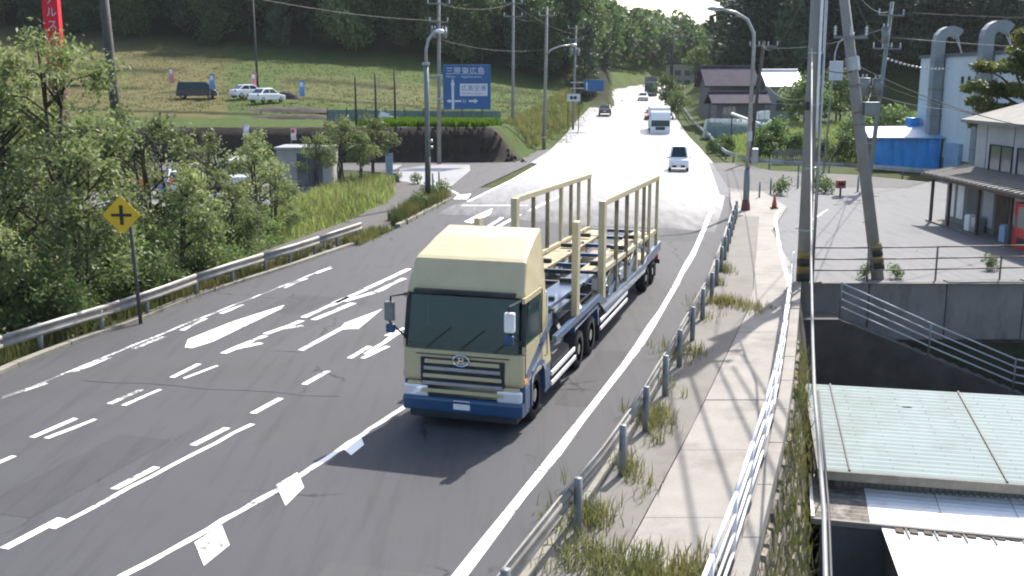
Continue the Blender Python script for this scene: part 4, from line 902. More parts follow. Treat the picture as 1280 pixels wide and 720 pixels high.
text('三原', -5.28, 7.18, .62, fy, M['sign_white'], sg); text('東広島', -4.02, 7.18, .62, fy, M['sign_white'], sg)
text('Mihara', -5.25, 6.88, .27, fy, M['sign_white'], sg); text('Higashihiroshima', -4.05, 6.88, .24, fy, M['sign_white'], sg)
flat([(-4.82, 4.4), (-4.62, 4.4), (-4.62, 6.3), (-4.55, 6.3), (-4.72, 6.85), (-4.89, 6.3), (-4.82, 6.3)], 'arrow', M['sign_white'], sg)
flat([(-5.25, 5.05), (-4.95, 5.2), (-4.95, 5.12), (-4.84, 5.12), (-4.84, 4.98), (-4.95, 4.98), (-4.95, 4.9)], 'arrow', M['sign_white'], sg)
flat([(-4.60, 4.98), (-4.05, 4.98), (-4.05, 5.12), (-4.60, 5.12)], 'arrow', M['sign_white'], sg)
flat([(-3.45, 4.98), (-3.0, 4.98), (-3.0, 4.85), (-2.7, 5.05), (-3.0, 5.25), (-3.0, 5.12), (-3.45, 5.12)], 'arrow', M['sign_white'], sg)
text('33', -3.98, 4.93, .34, fy, M['sign_white'], sg)
flat([(-4.15, 5.45), (-1.95, 5.45), (-1.95, 6.42), (-4.15, 6.42)], 'white_field', M['sign_white'], sg)
text('広島空港', -4.05, 5.88, .5, fy - .014, M['sign_blue'], sg); text('Hiroshima Airport', -4.02, 5.58, .23, fy - .014, M['sign_blue'], sg)
# other poles on the left
pole('tall concrete pole in front of the dark earth bank', (.08, 101.6, 0), (.12, 101.6, 15.2), .17, .11, 'pole_conc', ((12.6, 1.8, .2, 3), (13.8, 1.8, .2, 3)), steps=False)
PB = (3.14, 103.0, .05)
pa = pole('concrete pole with a side lamp arm at the edge of the road', PB, (3.35, 103.0, 13.6), .2, .12, 'pole_conc', ((12.7, 1.6, .3, 3),), steps=False)
MB().path([(3.2, 102.9, 9.0), (3.8, 102.8, 9.6), (4.6, 102.7, 9.9), (5.6, 102.6, 10.0)], .06, 8).build('lamp_arm', M['galv'], pa, True)
MB().ball((5.9, 102.6, 10.0), .3, 6, (1.3, .7, .5)).build('lamp_head', M['galv'], pa, True)
MB().box((3.14, 102.8, 1.2), (.42, .4, .1)).build('band', M['galv'], pa)
pc = pole('farther pole with crossarms near the small blue sign', (7.6, 131, .7), (7.85, 131, 13.2), .16, .11, 'pole_conc', ((10.9, 2.0, .2, 3), (12.2, 2.0, .2, 3)), steps=False)
transformer(pc, (7.3, 130.8, 10.0), .25, .7); transformer(pc, (8.1, 130.8, 10.0), .25, .7)
s2 = thing('direction_sign', 'small distant blue road sign on a side arm', 'road sign', (9.6, 130.6, 5.4))
MB().box2((8.9, 130.55, 5.35), (11.3, 130.65, 6.75)).build('panel', M['sign_blue'], s2, bevel=.02)
for z in (5.7, 6.4): MB().beam((7.2, 130.75, z), (10.9, 130.75, z), .1, .12).build('support_arm', M['galv'], s2)
flat([(9.15, 5.5), (9.28, 5.5), (9.28, 6.2), (9.36, 6.2), (9.215, 6.5), (9.07, 6.2), (9.15, 6.2)], 'arrow', M['sign_white'], s2, 130.545)
s3 = thing('roadside_sign', 'low white sign board with dark symbols below the small blue sign', 'sign', (7.4, 128, .6))
for x in (6.8, 8.1): MB().tube((x, 128, .3), (x, 128, 5.0), .05, n=8).build('post', M['pole_dark'], s3)
MB().box((7.45, 127.93, 4.6), (1.6, .06, .9)).build('panel', M['sign_white'], s3)
for x in (7.2, 7.65): MB().disc((x, 127.885, 4.6), .22, (0, 1, 0), .02, 14).build('symbol', M['chassis'], s3)
pole('dark wooden pole leaning among the left trees', (-16.7, 45, -1.3), (-17.15, 45, 13), .25, .17, 'pole_dark', (), steps=True)
pole('thin pole on the field by the parked white cars', (-30.0, 125, zgf(-30, 125)), (-30.1, 125, 16), .15, .1, 'pole_dark', (), steps=False)
for (px_, py_, d_, h_) in ((829, 119, 198, 11), (836, 119, 190, 12)):
    x_, y_ = D(px_, py_, d_)[:2]; x_ = max(x_, lineR(d_) + 1.5); pole('dark pole close behind the distant vehicles, %s of a pair' % ('thinner' if px_ < 832 else 'thicker'), (x_, y_, zgf(x_, y_)), (x_ + .1, y_, zgf(x_, y_) + h_), .2 if px_ < 832 else .28, .14, 'pole_dark', ((h_ - .8, 1.8, .2, 3),), steps=False)
pole('dark wooden pole just behind the arching street lamp', (19.6, 86.5, 0), (20.4, 86.5, 9.8), .16, .12, 'pole_dark', ((9.4, 2.4, .1, 4),), steps=False)
for i, (x, y) in enumerate(((445, 145), (470, 150), (494, 153))):
    z0 = 2.75; q = D(x, y, 93); 
    pole('dark net post on the paddy bank, %s of three' % ('leftmost', 'middle', 'rightmost')[i], (q[0], 93, zgf(q[0], 93)), (q[0] + .02, 93, 7.0 + i * .25), .10, .09, 'pole_dark', (), steps=False, name='net_post', cat='post', group='dark posts above the earth bank')
# hanging wires
def wire(name, label, a, b, sag, r=.02, mat='wire', n=14, group=None, cat='cable'):
    a, b = Vector(a), Vector(b); pts = []
    for i in range(n + 1):
        t = i / n; q = a.lerp(b, t); q.z -= 4 * sag * t * (1 - t); pts.append(q)
    return tag(MB().path(pts, r, 5).build(name, M[mat], None, True), label, cat, group)
T1 = Vector((9.47, 33.4, 0))
WG = 'overhead wires between the poles on the right'
for i, (a, b_, sg_) in enumerate([((9.5, 33.4, 11.2), (P3[0] + .5, P3[1], 10.8), .8), ((10.0, 33.4, 10.6), (P3[0] + 1.0, P3[1], 8.8), .9), ((P3[0] + 1, P3[1], 10.8), (60, 70, 11.3), .6), ((P3[0] + .6, P3[1], 9.3), (58, 66, 8.6), .6),
      ((9.6, 33.5, 6.2), (20.2, 86.5, 7.5), .9), ((9.5, 33.4, 7.2), (12.57 + lean[0] * 7, 34.95 + lean[1] * 7, 7.0), .15), ((12.57 + lean[0] * 6.2, 36, 6.3), (P3[0] - .2, P3[1], 5.9), .7), ((12.57 + lean[0] * 5.6, 36, 5.7), (9.6, 33.4, 3.2), .15),
      ((P3[0], P3[1], 6.6), (26.5, 47, 4.3), .5), ((P3[0], P3[1], 5.8), (31.5, 66, 5.0), .5), ((P3[0], P3[1], 6.0), (20.2, 86.5, 5.0), .5), ((12.57 + lean[0] * 7.3, 36.1, 7.3), (23, 45, 4.6), .35), ((20.3, 86.5, 9.3), (P3[0] + .6, P3[1], 9.9), .5), ((9.5, 33.4, 10.5), (20.3, 86.5, 9.5), 1.4)]):
    wire('overhead_wire', 'thin dark wire strung between the utility poles on the right', a, b_, sg_, .018, 'wire' if i % 3 else 'wire_grey', group=WG)
for i, (a, b_) in enumerate([((-5.8, 84.8, 12.6), (.1, 101.6, 13.8)), ((.1, 101.6, 13.8), (7.8, 131, 12.2)), ((.1, 101.6, 12.6), (3.3, 103, 12.8)), ((-17.1, 45, 11.4), (-5.8, 84.8, 11.3)), ((-5.9, 84.8, 9.9), (3.2, 103, 9.6))]):
    wire('overhead_wire', 'thin dark wire strung between the poles on the left', a, b_, .5, .018, group='overhead wires between the poles on the left')
for k, (a, b_) in enumerate((((8.75, 33.35, 10.5), (4.6, -14, 10.2)), ((9.5, 33.35, 10.6), (5.6, -14, 10.3)), ((10.2, 33.3, 10.5), (6.6, -14, 10.2)), ((8.7, 33.3, 11.8), (3.6, -14, 11.4)), ((10.3, 33.2, 11.8), (7.4, -14, 11.4)))):
    wire('overhead_wire', 'thick wire running from the tall upright pole towards the camera', a, b_, .5, .042, group='wires above the sidewalk')
bw = thing('marked_cable', 'cable with white spiral markers running from the slim pole to the factory', 'cable', (P3[0], P3[1], 8.2))
a, b_ = Vector((P3[0] + .1, P3[1] - .1, 8.2)), Vector((31.3, 76, 7.5)); MB().path([a, a.lerp(b_, .5) - Vector((0, 0, .3)), b_], .02, 5).build('cable', M['wire'], bw)
for k in range(2, 17):
    t = k / 18; q = a.lerp(b_, t) - Vector((0, 0, 1.2 * t * (1 - t))); MB().ball(tuple(q), .07, 4, (1.4, 1, 1)).build('marker', M['ins'], bw)
nearc = [(9.75, 33.3, 7.6), (7.2, 25.0, 3.9), (5.57, 19.2, 3.0), (4.55, 16.0, 2.3), (3.3, 11.2, 2.35), (2.05, 7.0, 2.9), (.9, 3.2, 3.6), (.2, .6, 4.4)]
nearc = [D(1015, 60, 33), D(1014, 200, 26), D(1014, 330, 19.5), D(1016, 430, 14.5), D(1018, 490, 12.2), D(1024, 560, 10.7), D(1030, 640, 9.3), D(1032, 720, 8.1), D(1036, 800, 7.2), (1.1, 5.6, 1.25)]
cab_ = thing('drop_cable', 'thick grey cable hanging down from the upright pole past the pale blue roof', 'cable', nearc[-1])
MB().path(nearc, .024, 8).build('cable', M['wire_grey'], cab_, True)
MB().path([(a + .045, b_, c_ + .01) for a, b_, c_ in nearc[4:]], .014, 6).build('thin_cable', M['wire'], cab_, True)

# ------------------------------------------------------------------ signs and street furniture
wp = (-10.40, 28.4, -.3)
wsn = thing('warning_sign', 'yellow diamond crossroads warning sign on a grey post beside the left guardrail', 'road sign', wp)
MB().path([wp, (-10.52, 28.4, 3.5)], .05, 10).build('post', M['pole_dark'], wsn, True)
cx, cz, hh = -10.70, 3.07, .51
def rdia(h): 
    o = []
    for k in range(4):
        a = k * math.pi / 2
        for da in (-.09, 0, .09): o.append((cx + h * math.cos(a + da) * (1 if da == 0 else .965), cz + h * math.sin(a + da) * (1 if da == 0 else .965)))
    return o
flat(rdia(hh), 'panel', M['sign_yellow'], wsn, 28.34, .012)
for a, b_ in (((.045, .27), None), ((.27, .045), None)): pass
flat([(cx - .05, cz - .27), (cx + .05, cz - .27), (cx + .05, cz + .27), (cx - .05, cz + .27)], 'cross_symbol', M['stripe_k'], wsn, 28.327, .006)
flat([(cx - .28, cz - .04), (cx + .28, cz - .04), (cx + .28, cz + .04), (cx - .28, cz + .04)], 'cross_symbol', M['stripe_k'], wsn, 28.319, .006)
def cone(label, p):
    t = thing('traffic_cone', label, 'traffic cone', p); x, y, z = p
    MB().box((x, y, z + .02), (.40, .40, .04)).build('base', M['black'], t, bevel=.01)
    MB().tube((x, y, z + .04), (x, y, z + .74), .15, .03, 14).build('body', M['cone_red'], t, True)
    MB().tube((x, y, z + .34), (x, y, z + .48), .102, .077, 14).build('stripe', M['cone_red'], t, True)
cone('red traffic cone standing alone at the end of the sidewalk', (13.75, 54.3, .1))
def bollard(label, p, h=.85, r=.055, mat='pole_green', grp=None):
    t = thing('bollard', label, 'bollard', p, grp); x, y, z = p
    MB().tube((x, y, z - .1), (x, y, z + h), r, n=10).build('post', M[mat], t, True)
    MB().tube((x, y, z + h - .16), (x, y, z + h - .08), r + .004, n=10).build('reflector_band', M['sign_white'], t, True)
for i, (px_, py_) in enumerate(((949, 249), (963, 243), (978, 238), (997, 236), (1072, 240))):
    bollard(['post nearest the arching street lamp at the sidewalk end', 'second post from the arching street lamp', 'middle post of the five at the sidewalk end', 'post just left of the tall upright pole', 'post to the right of the small red sign box'][i], P(px_, py_), 1.0, grp='posts around the sidewalk end')
for i, (px_, py_) in enumerate(((541, 235), (549, 233))):
    bollard(['post left of its twin in the weeds by the left street lamp', 'post right of its twin in the weeds by the left street lamp'][i], P(px_, py_), .95, grp='posts in the weeds by the left street lamp')
rb_ = P(1050, 247); rs = thing('sign_box', 'small faded red sign box on a short post in the yard', 'sign', rb_)
MB().tube(rb_, (rb_[0], rb_[1], .55), .06, n=8).build('post', M['wood'], rs)
MB().box((rb_[0], rb_[1], .78), (.52, .3, .46)).build('box', MAT('faded_red', (.30, .09, .08), .7, var=.2), rs, bevel=.02)
MB().box((rb_[0], rb_[1] - .155, .8), (.36, .01, .2)).build('face', M['stripe_k'], rs)
# pale blue banner figure board at the left footpath
nb = P(487, 226); t = thing('banner_stand', 'narrow pale blue banner stand on the grass by the left footpath', 'banner', nb)
for dx in (-.22, .22): MB().tube((nb[0] + dx, nb[1], 0), (nb[0] + dx, nb[1], 1.9), .03, n=6).build('pole', M['galv'], t)
MB().box((nb[0], nb[1], 1.1), (.5, .03, 1.5)).build('cloth', M['tarp_top'], t)
# tall red pylon sign
ry = 62; rx = (83 - 640) / 1300 * ry * 1.0
t = thing('pylon_sign', 'tall red pylon sign with white vertical lettering above the trees', 'sign', (rx, ry, zgf(rx, ry)))
z0 = D(82, 62, ry)[2]
MB().box2((rx - .45, ry - .25, zgf(rx, ry) - .2), (rx + .45, ry + .25, z0 - 1.0)).build('base', M['cone_dull'], t, bevel=.02)
MB().box2((rx - .45, ry - .25, z0 - .995), (rx + .45, ry + .25, z0 + 6)).build('panel', M['banner_red'], t, bevel=.02)
rt = Matrix.Rotation(math.pi / 2, 4, 'X')
for i, ch in enumerate('アルス'):
    text(ch, rx - .24, z0 + 2.6 - i * .72, .62, ry - .252, M['sign_white'], t)
MB().box((rx - 1.6, ry + 8, D(68, 60, 70)[2]), (.5, .4, .5)).build('floodlight', M['white'], t) if 0 else None
# narrow advertising flags on the left field
for i, (px_, py_, d_, m_, lab) in enumerate(((211, 96, 120, 'banner_pink', 'white and pink advertising flag at the edge of the dry field'), (262, 104, 118, 'banner_blue', 'pale blue advertising flag behind the parked dark van'), (314, 102, 122, 'banner_pink', 'pink advertising flag behind the parked white cars'), (374, 112, 118, 'banner_blue', 'blue and white advertising flag right of the white cars'), (364, 176, 84, 'banner_white', 'short white and red flag above the parking area shed'), (305, 170, 84, 'banner_white', 'thin white flag standing behind the left parking area'))):
    q = D(px_, py_, d_); zb = zgf(q[0], d_); h_ = 2.6 if i < 4 else 2.2; zt = max(q[2] + 1.0, zb + 2.0)
    t = thing('advertising_flag', lab, 'flag', (q[0], d_, zb)); fl, fw = (1.7, .6) if i < 4 else (.95, .42)
    MB().tube((q[0], d_, zb - .1), (q[0], d_, zt + .1), .03, n=6).build('pole', M['galv'], t)
    MB().beam((q[0], d_, zt), (q[0] + .62, d_, zt), .025, .025).build('arm', M['galv'], t)
    c_ = MB(); n = 6
    for k in range(n): 
        za, zb2 = zt - k * fl / n, zt - (k + 1) * fl / n; ya, yb = .06 * math.sin(k * 1.3), .06 * math.sin((k + 1) * 1.3)
        c_.quad((q[0] + .03, d_ + ya, za), (q[0] + fw, d_ + ya * 2, za), (q[0] + fw, d_ + yb * 2, zb2), (q[0] + .03, d_ + yb, zb2))
    c_.build('cloth', M[m_], t)
    if i != 5: MB().box((q[0] + fw / 2, d_ - .16, zt - fl * .25), (fw * .6, .012, fl * .28)).build('printed_patch', M['banner_white'] if i < 4 else M['banner_red'], t)
# ------------------------------------------------------------------ parked vehicles and shed on the left
def zpark(x, y): return zgf(x, y) + .05
def onf(px_, py_, d_): q = D(px_, py_, d_); return (q[0], d_, zgf(q[0], d_) + .03)
car('minivan', 'dark van parked on the field above the left trees', 'van', 4.4, 1.7, 1.85, 'van', M['dark_car'], onf(272, 118, 119), R(100))
car('passenger_car', 'white car parked rightmost on the left field', 'car', 4.2, 1.7, 1.55, 'sedan', M['white_car'], onf(350, 123, 117), R(150))
car('passenger_car', 'white car parked left of the other white car on the field', 'car', 4.2, 1.7, 1.5, 'sedan', M['white_car'], onf(331, 118, 121), R(135))
car('minivan', 'white van parked behind the trees beside the grey shed', 'van', 4.3, 1.7, 1.9, 'van', M['white_car'], (-16.6, 63.5, .03), R(12))
car('passenger_car', 'white car parked in the area behind the left trees', 'car', 4.2, 1.7, 1.5, 'sedan', M['white_car'], (-20.5, 64, .03), R(200))
car('minivan', 'silver van parked at the back of the tree lined parking area', 'van', 4.3, 1.7, 1.8, 'van', M['grey_car'], (-18.4, 67.5, .03), R(185))
of = thing('safety_fence', 'orange and blue safety fence seen through the left trees', 'fence', (-22.5, 60, 0))
for i in range(9):
    x = -26 + i * .95
    MB().box((x, 60, .75), (.85, .06, .7)).build('fence_panel', M['orange'] if i % 3 else M['banner_blue'], of, bevel=.02)
    MB().tube((x - .47, 60, 0), (x - .47, 60, 1.2), .03, n=6).build('post', M['galv'], of)
sh = thing('storage_shed', 'grey ribbed steel shed with dark doorway beyond the left trees', 'shed', (-13.2, 66.5, 0))
sx_, sy_ = -14.75, 65.5
MB().box2((sx_, sy_, 0), (-11.4, 68.5, 2.45)).build('body', M['shed_grey'], sh)
for i in range(8): MB().box2((sx_ + .04 + i * .14, sy_ - .03, .06), (sx_ + .10 + i * .14, sy_ + .001, 2.35)).build('rib', M['shed_grey'], sh)
MB().box2((-13.5, sy_ - .03, .1), (-12.9, sy_ + .004, 2.2)).build('window', M['win'], sh); MB().box2((-12.85, sy_ - .035, .1), (-11.9, sy_ + .005, 2.2)).build('door', M['siding_dark'], sh)
MB().box2((sx_ - .12, sy_ - .2, 2.45), (-11.25, 68.6, 2.58)).build('roof', M['galv'], sh, bevel=.02)
MB().box((-14.75, 64.7, .4), (.16, .12, .8)).build('yellow_post', M['stripe_y'], thing('guard_post', 'short yellow post at the corner of the grey shed', 'post', (-14.75, 64.7, 0)), bevel=.03)
# net fence and debris along the paddy
nf = thing('net_fence', 'low greenish grey net fence along the rice field', 'fence', (-9, 97, 3))
xs = np.linspace(-17, -1.0, 10)
for a, b_ in zip(xs[:-1], xs[1:]):
    za, zb = zgf(a, 97), zgf(b_, 97)
    MB().add([(a + .05, 97, za + .1), (b_ - .05, 97, zb + .1), (b_ - .05, 97, zb + 1.15), (a + .05, 97, za + 1.15), (a + .05, 97.04, za + .1), (b_ - .05, 97.04, zb + .1), (b_ - .05, 97.04, zb + 1.15), (a + .05, 97.04, za + 1.15)], [(0, 1, 2, 3), (7, 6, 5, 4), (0, 4, 5, 1), (1, 5, 6, 2), (2, 6, 7, 3), (3, 7, 4, 0)]).build('net_panel', M['net'], nf)
    MB().tube((a, 97, za - .2), (a, 97, za + 1.35), .05, n=6).build('post', M['wood'], nf)
rng_ = random.Random(5)
dm = MB()
for i in range(60):
    x = rng_.uniform(-16.5, -4.5); y = rng_.uniform(99.5, 102); z = zgf(x, y); dm.beam((x, y, z + rng_.uniform(0, .5)), (x + rng_.uniform(-1, 1), y + rng_.uniform(-.5, .5), z + rng_.uniform(.1, .9)), rng_.uniform(.06, .3), rng_.uniform(.05, .2))
tag(dm.build('brush_pile', M['debris']), 'heap of pale cut stalks and boards behind the net fence', 'heap', kind='stuff')
for i, (px_, py_) in enumerate(((476, 127), (488, 122))):
    q = D(px_, py_, 95.5); z = zgf(q[0], 95.5)
    MB().add([(q[0] - .5, 95.5, z), (q[0] + .4, 95.2, z + .05), (q[0] + .8, 95.5, z + .9 - i * .3), (q[0] - .1, 95.8, z + 1.15 - i * .4), (q[0] - .2, 96.2, z + .1)], [(0, 1, 2), (0, 2, 3), (1, 4, 2), (2, 4, 3), (0, 3, 4), (0, 4, 1)]).build('tarp_heap', M['white'])
    tag(list(COL.objects)[-1], ['crumpled white sheet hanging at the net fence', 'smaller white sheet right of the crumpled one'][i], 'sheet')
bkm = MB()
for i in range(170):
    x = rng_.uniform(-14, 1.2); f_ = rng_.random(); y = 86.7 + f_ * 1.9; z = zgf(x, y); r_ = rng_.uniform(.05, .16)
    bkm.add([(x - r_, y - .1, z - .1), (x + r_, y - .1, z - .12), (x + r_ * .6, y - .12, z + r_ * 1.3), (x - r_ * .7, y - .1, z + r_ * 1.6), (x, y + .3, z + r_)], [(0, 1, 2, 3), (0, 3, 4), (1, 4, 2), (3, 2, 4), (0, 4, 1)])
tag(bkm.build('rubble', M['soil']), 'loose stones and clods on the dark earth bank', 'stones', kind='stuff')
# dark earth bank pieces and mound
for i, (x, y, L_, w_, h_) in enumerate(((-23, 108, 10, 3.2, .6), (-21, 101, 9, 2.4, .5), (-27, 121, 6, 1.4, .9))):
    z = zgf(x, y) - .1; m_ = MB(); n = 14
    vs = []; fs = []
    for a in range(n + 1):
        for k in range(7):
            u = a / n * 2 - 1; v = k / 6 * 2 - 1; u *= 1.0; hgt = h_ * max(0, (1 - u * u)) ** .5 * max(0, 1 - v * v) * rng_.uniform(.75, 1.15)
            vs.append((x + u * L_ / 2, y + v * w_ / 2, z + hgt))
    for a in range(n):
        for k in range(6): q = a * 7 + k; fs.append((q, q + 7, q + 8, q + 1))
    tag(m_.add(vs, fs).build('soil_mound', M['soil'], None, True), ['long dark soil mound below the parked white cars', 'low dark soil mound in front of the longer one', 'dark hedge like soil bank right of the white cars'][i], 'mound', kind='structure')

# ------------------------------------------------------------------ buildings on the right
def win(parent, p, w, h, axis='x', fr=.05, n=2, mat='sign_white', name='window'):
    x, y, z = p    # lower corner; axis 'x' = in the plane x = const (runs along y), faces -x; 'y' faces -y
    f = MB()
    def b(u0, u1, v0, v1, d0, d1):
        if axis == 'x': f.box2((x - d1, y + u0, z + v0), (x - d0, y + u1, z + v1))
        else: f.box2((x + u0, y - d1, z + v0), (x + u1, y - d0, z + v1))
    b(-fr, w + fr, -fr, 0, 0, .06); b(-fr, w + fr, h, h + fr, 0, .06); b(-fr, 0, 0.001, h - .001, 0, .058); b(w, w + fr, 0.001, h - .001, 0, .058)
    for k in range(1, n): b(w * k / n - .025, w * k / n + .025, .001, h - .001, 0, .056)
    o = f.build(name, M[mat], parent); f = MB()
    for k in range(n): b(w * k / n + .03, w * (k + 1) / n - .03, .002, h - .002, .004, .02)
    f.build('pane', M['win'], o); return o
sp = thing('shop_building', 'two storey shop with a dark lean-to awning facing the yard', 'building', (25, 43, 0))
MB().box2((21.7, 35, 0), (30, 49, 4.75)).build('wall', M['shop_wall'], sp)
for i in range(5):
    y0 = 47.9 - i * 2.62
    MB().box2((21.685, y0 - .02, 2.3), (21.699, y0 + .02, 4.7)).build('wall_joint', M['siding_dark'], sp)
    if i: win(sp, (21.7, y0 - .1 + .25 - .1, 2.55), 2.1, 1.25, 'x', .06, 2, 'chassis')
MB().add([(21.1, 34.5, 4.76), (21.1, 49.5, 4.76), (25.8, 49.5, 6.0), (25.8, 34.5, 6.0), (30.6, 49.5, 4.76), (30.6, 34.5, 4.76), (21.1, 34.5, 4.9), (21.1, 49.5, 4.9), (25.8, 49.5, 6.14), (25.8, 34.5, 6.14), (30.6, 49.5, 4.9), (30.6, 34.5, 4.9)], [(0, 3, 2, 1), (3, 5, 4, 2), (6, 7, 8, 9), (9, 8, 10, 11), (0, 1, 7, 6), (5, 11, 10, 4), (0, 6, 9, 3), (3, 9, 11, 5), (1, 2, 8, 7), (2, 4, 10, 8)]).build('roof', M['siding'], sp)
aw = MB().add([(19.75, 38, 2.28), (19.75, 50.2, 2.28), (21.75, 50.2, 2.62), (21.75, 38, 2.62), (19.75, 38, 2.36), (19.75, 50.2, 2.36), (21.75, 50.2, 2.72), (21.75, 38, 2.72)], [(0, 3, 2, 1), (4, 5, 6, 7), (0, 1, 5, 4), (1, 2, 6, 5), (2, 3, 7, 6), (3, 0, 4, 7)]).build('awning_roof', M['siding'], sp)
for k in range(26): MB().beam((19.72, 38.2 + k * .47, 2.375), (21.74, 38.2 + k * .47, 2.735), .07, .035).build('roof_rib', M['siding'], aw)
MB().box2((19.7, 37.9, 2.16), (19.78, 50.3, 2.30)).build('gutter', M['wood'], sp)
MB().box2((21.6, 49.2, 2.3), (22.6, 50.6, 2.55)).build('end_eave', M['galv_dull'], sp)
for y_ in (49.6, 47.6, 44.6, 41.6, 38.6): MB().box2((20.02, y_ - .06, 0), (20.14, y_ + .06, 2.28)).build('awning_post', M['wood'], sp)
MB().box2((20.9, 37.5, .013), (21.69, 49.9, 2.5)).build('lower_wall', M['siding'], sp)
for y0, w_, m_, n_ in ((48.9, .8, 'banner_white', 'panel'), (47.9, .7, 'banner_white', 'panel'), (46.2, 1.3, 'siding_dark', 'door'), (44.9, 1.0, 'shop_wall', 'shutter'), (43.5, 1.2, 'wood', 'door'), (42.2, 1.1, 'shop_wall', 'shutter')):
    MB().box2((20.86, y0, .1 if n_ == 'door' else .35), (20.90, y0 + w_, 2.05)).build(n_, M[m_], sp, bevel=.01)
MB().box2((20.0, 37.5, .0125), (20.9, 50, .09)).build('plinth', M['concrete_grey'], sp)
for i, (y0, c_) in enumerate(((46.0, 'white'), (45.3, 'grey_car'), (42.6, 'tarp_top'))):
    tag(MB().box2((20.35, y0, .09), (20.75, y0 + .5, .75)).box2((20.38, y0 + .03, .75), (20.72, y0 + .47, .80)).build('storage_box', M[c_], None, bevel=.02), ['white box by the shop door under the awning', 'grey box beside the white one under the awning', 'pale green box under the awning near the vending machine'][i], 'box')
vm = thing('vending_machine', 'red drinks vending machine under the shop awning', 'vending machine', (20.4, 40, 0))
for i_, y0 in enumerate((40.3,)):
    MB().box2((20.15, y0, .06), (20.85, y0 + 1.2, 1.92)).build('body', M['red'], vm, bevel=.03)
    MB().box2((20.135, y0 + .1, .95), (20.155, y0 + .85, 1.78)).build('display_window', M['win'], vm)
    MB().box2((20.13, y0 + .92, .9), (20.155, y0 + 1.1, 1.4)).build('coin_panel', M['galv_dull'], vm)
    MB().box2((20.13, y0 + .15, .3), (20.155, y0 + .8, .55)).build('delivery_slot', M['chassis'], vm)
vm2 = thing('vending_machine', 'second red vending machine cut by the right picture edge', 'vending machine', (20.4, 38.6, 0))
MB().box2((20.15, 38.75, .06), (20.85, 39.95, 1.92)).build('body', M['red'], vm2, bevel=.03); MB().box2((20.135, 38.85, .95), (20.155, 39.6, 1.78)).build('display_window', M['win'], vm2); MB().box2((20.13, 38.9, .3), (20.155, 39.5, .55)).build('delivery_slot', M['chassis'], vm2)
# factory
fx = 32.3
fa = thing('factory_building', 'pale grey factory with goosenecked ventilation ducts on its wall', 'factory', (38, 74, 0))
for i in range(7): MB().box2((fx, 62 + i * 3.15, 0), (fx + .3, 62 + (i + 1) * 3.15 - .02, 8.35 + .002 * i)).build('wall_panel', M['fac_wall'], fa)
MB().box2((fx + .31, 62, 0), (52, 84.03, 8.3)).build('wall', M['fac_wall'], fa)
MB().box2((fx - .12, 61.8, 8.36), (52.2, 84.2, 8.6)).build('roof_edge', M['siding_dark'], fa)
MB().box2((fx - .06, 62, .02), (fx - .005, 84.0, 1.0)).build('plinth', M['concrete_grey'], fa)
for y_ in (73.6, 74.7, 75.8): MB().box2((fx - .04, y_, 6.25), (fx - .006, y_ + .42, 6.95)).build('vent_window', M['chassis'], fa)
for y_ in (79.6, 71.6, 63.6):
    c_ = MB(); pts = [(fx - .50, y_, 0.1), (fx - .50, y_, 9.3)]
    for a in np.linspace(0, math.pi * .78, 7): pts.append((fx + .32 - .82 * math.cos(a), y_, 9.55 + .72 * math.sin(a)))
    pts = [Vector(q) for q in pts]; vs = []; fs = []
    for i, q in enumerate(pts):
        t_ = (pts[min(i + 1, len(pts) - 1)] - pts[max(i - 1, 0)]).normalized(); nrm = Vector((t_.z, 0, -t_.x)); w2 = .40
        for (a, b_) in ((-1, -1), (1, -1), (1, 1), (-1, 1)): vs.append(q + nrm * a * .36 + Vector((0, b_ * w2, 0)))
    for i in range(len(pts) - 1):
        for k in range(4): a = i * 4 + k; b_ = i * 4 + (k + 1) % 4; fs.append((a, b_, b_ + 4, a + 4))
    fs.append((0, 1, 2, 3))
    du = c_.add(vs, fs).build('vent_duct', M['duct'], fa)
    for dy in (-.2, .25): MB().tube((fx + .85, y_ + dy, 9.8), (fx + 1.3 + dy, y_ + dy * 2, 8.6), .035, n=6).build('brace', M['galv'], du)
    for z in (2, 4, 6, 8): MB().box2((fx - .90, y_ - .43, z), (fx - .001, y_ + .43, z + .06)).build('joint_ring', M['galv_dull'], du)
# blue tarp shed and small boxes before the factory
tb = thing('tarp_shed', 'shed wrapped in bright blue tarpaulin before the factory', 'shed', (29, 80, 0))
A, B_ = (27.3, 79.7), (32.1, 78.4)
nT = 6
for i in range(nT):
    a = [A[k] + (B_[k] - A[k]) * i / nT for k in (0, 1)]; b_ = [A[k] + (B_[k] - A[k]) * (i + 1) / nT for k in (0, 1)]
    m_ = MB(); vs = []; fs = []
    for u in range(5):
        for v in range(5):
            f_ = u / 4; jit = .06 * math.sin(u * 2.1 + v * 1.3 + i * 2)
            vs.append((a[0] + (b_[0] - a[0]) * f_, a[1] + (b_[1] - a[1]) * f_ + jit - .04 * math.sin(math.pi * f_), .05 + v / 4 * (2.35 + .05 * math.sin(i * 1.7 + u))))
    for u in range(4):
        for v in range(4): q = u * 5 + v; fs.append((q, q + 5, q + 6, q + 1))
    m_.add(vs, fs).build('tarp_panel', M['tarp'], tb, True)
MB().prism([(27.5, 80.0), (32.2, 78.75), (33, 82), (28, 83.2)], 0, 2.3).build('frame', M['siding_dark'], tb)
MB().add([(27.0, 79.4, 2.36), (32.3, 78.0, 2.42), (33.2, 82.1, 3.1), (27.9, 83.5, 3.0), (27.0, 79.4, 2.44), (32.3, 78.0, 2.5), (33.2, 82.1, 3.18), (27.9, 83.5, 3.08)], [(0, 3, 2, 1), (4, 5, 6, 7), (0, 1, 5, 4), (1, 2, 6, 5), (2, 3, 7, 6), (3, 0, 4, 7)]).build('roof', M['tarp_top'], tb)
